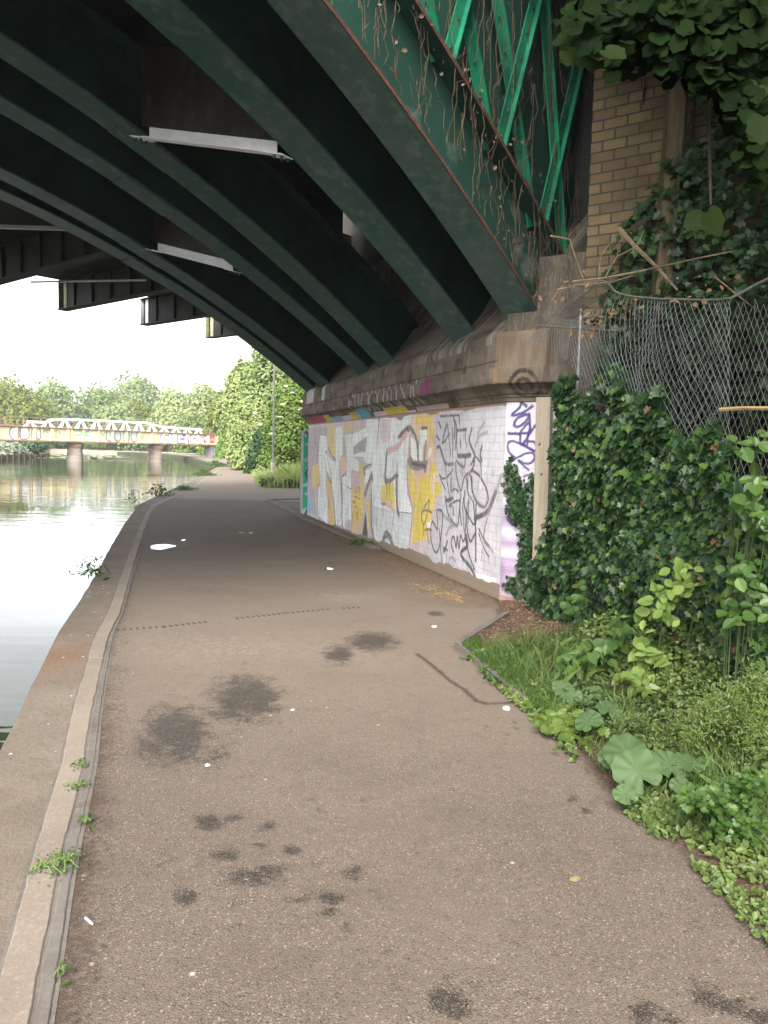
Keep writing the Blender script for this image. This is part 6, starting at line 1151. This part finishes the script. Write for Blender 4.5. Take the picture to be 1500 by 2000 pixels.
# leaf litter and bark scraps on the soil bed and along the wall foot
P = []; 
for k in range(2600): f = rng.uniform(0, 1); y_ = rng.uniform(6.3, 8.3); x_ = rng.uniform(float(np.interp(y_, RB[:, 1], RB[:, 0]))+.02, 1.9); P.append((x_, y_, float(vz(x_, y_))+.01+.01*random.random()))
for k in range(2600): u = rng.uniform(.1, 10); d_ = abs(rng.normal(0, .28)); q = W0+WD*u+WN*(.03+d_); P.append((q[0], q[1], .004+.008*random.random()))
P = np.array(P)
T(leafobj('leaf_litter', [leaves(P, np.tile([0, 0, 1.], (len(P), 1)), rng.uniform(.012, .04, len(P)), 'slim', jit=.5)], leafmat('litter_brown', (.06, .03, .018), (.30, .20, .11), tr=0)), 'brown dead leaves and bark scraps on the soil bed and along the wall foot', 'leaf litter', kind='stuff')
# dry straw on the ground by the wall
P = []
for x_, y_, r1, r2, k in ((835, 1148, 18, 3, 70), (862, 1160, 20, 5, 130), (885, 1170, 16, 5, 90), (815, 1143, 8, 2, 20)):
    for _ in range(k): P.append(gnd(x_+rng.normal(0, r1*.6), y_+rng.normal(0, r2*.6), .008))
P = np.array(P); T(leafobj('straw_patch', [leaves(P, np.tile([0, 0, 3.], (len(P), 1)), rng.uniform(.04, .10, len(P)), 'straw', jit=.5)], leafmat('straw', (.24, .155, .07), (.38, .28, .15), tr=0)), 'scattered dry orange straw on the path near the wall foot', 'straw', kind='stuff')
g0 = gnd(705, 1063); e = weed('wall_foot_grass', 'small green grass tuft and dark litter at the foot of the graffiti wall', 'grass tuft', g0, .12, 160, .09, FM['fresh'], 'slim', .08)
# puddle, drain, small litter
pm, t, b = nm('puddle_water', .03, .5); b.inputs['Base Color'].default_value = (.03, .026, .022, 1); b.inputs['IOR'].default_value = 1.33
g0 = gnd(316, 1068); g1 = gnd(348, 1068); g2 = gnd(316, 1076); rx = (g1[0]-g0[0])*.72; ry = (g0[1]-g2[1])*.75
for (gx_, gy_, sx, sy) in ((g0[0], g0[1], rx, ry), (gnd(358, 1055)[0], gnd(358, 1055)[1], rx*.16, ry*.3), (gnd(490, 1041)[0], gnd(490, 1041)[1], rx*.22, ry*.3), (gnd(470, 1040)[0], gnd(470, 1040)[1], rx*.3, ry*.2)):
    poly('puddle', [(gx_+sx*(1+.2*sin(3*a))*cos(a), gy_+sy*(1+.15*cos(2*a+1))*sin(a)) for a in np.linspace(0, 2*pi, 40)[:-1]], .001, pm)
dr = [gnd(228, 1230), gnd(320, 1224), gnd(440, 1210), gnd(560, 1197), gnd(640, 1190), gnd(735, 1184)]; mb = MB(); mf = MB()
for i_, (a, b2) in enumerate(zip(dr[:-1], dr[1:])):
    L = np.linalg.norm(b2-a); d = (b2-a)/L; s_ = np.array([-d[1], d[0], 0])
    for q in np.arange(0, L, .055):
        if vnoise(np.array([q*4+i_*9]), np.array([0.]), 91)[0] > (.62 if i_ in (0, 4) else .40): p = a+d*q; mb.bar(p-[0, 0, .001], p+d*.017-[0, 0, .001], s_*.062, np.array([0, 0, .006]))
T(mb.build('drain_channel', mat('drain_iron', (.055, .046, .040), bmp=0)), 'slotted drain channel set across the towpath before the wall', 'drain')
GL_ = 'small litter scattered on the towpath'
def scrap(px_, py_, r_, label, m=LITTER, name='paper_scrap', cat='litter'):
    c0 = gnd(px_, py_, .004); mb = MB(); V = [(c0[0]+r_*(.6+.6*random.random())*cos(a), c0[1]+r_*(.6+.6*random.random())*sin(a), .003+.5*r_*random.random()) for a in np.linspace(0, 2*pi, 8)[:-1]]; V.append((c0[0], c0[1], .006+.3*r_)); V += [(v[0], v[1], .001) for v in V[:7]]
    mb.add(V, [(i, (i+1) % 7, 7) for i in range(7)]+[(i, 8+i, 8+(i+1) % 7, (i+1) % 7) for i in range(7)]); T(mb.build(name, m), label, cat, GL_)
scrap(644, 1111, .045, 'crumpled white scrap alone on the path near the foot of the wall'); scrap(990, 1384, .025, 'white scrap just below the crack end beside the edging'); scrap(848, 1224, .022, 'tiny white scrap in the middle of the path beyond the twin damp patches'); scrap(405, 1494, .014, 'white fleck on the lower edge of the large damp patch'); scrap(571, 1386, .012, 'white fleck right of the upper damp patch'); scrap(960, 1247, .03, 'white scrap in the grass inside the edging corner'); scrap(1006, 1137, .03, 'white petal scrap low on the ivy sprig by the return wall')
scrap(1208, 1563, .018, 'orange brown scrap at the path edge below the largest leaves', FM['dry']); scrap(1122, 1716, .022, 'small curled olive leaf lying on the open path', mat('olive_leaf', (.2, .16, .08)), 'fallen_leaf', 'leaf'); scrap(1124, 1416, .02, 'orange scrap beside the broken end of the edging', mat('orange_scrap', (.5, .16, .06)))
ce = empty('cigarette_end', tuple(gnd(173, 1798)), 'white cigarette end on the gravel beside the grey edging', 'litter', GL_); a = gnd(167, 1793, .006); b2 = gnd(180, 1804, .006); MB().tube([a, b2], .0042, 8).build('paper', LITTER, ce)
# ------------------------------------------------------------------ thin summer haze
hz = MB().box((-1000, -400, -2.7), (1000, 1000, 30)); hm = bpy.data.materials.new('haze_air'); hm.use_nodes = True; ht = hm.node_tree; ht.nodes.remove(ht.nodes['Principled BSDF'])
pv = ht.nodes.new('ShaderNodeVolumePrincipled'); pv.inputs['Density'].default_value = .00055; pv.inputs['Color'].default_value = (.95, .97, 1, 1); pv.inputs['Anisotropy'].default_value = .2
ht.links.new(pv.outputs[0], ht.nodes['Material Output'].inputs['Volume'])
T(hz.build('haze', hm), kind='stuff')
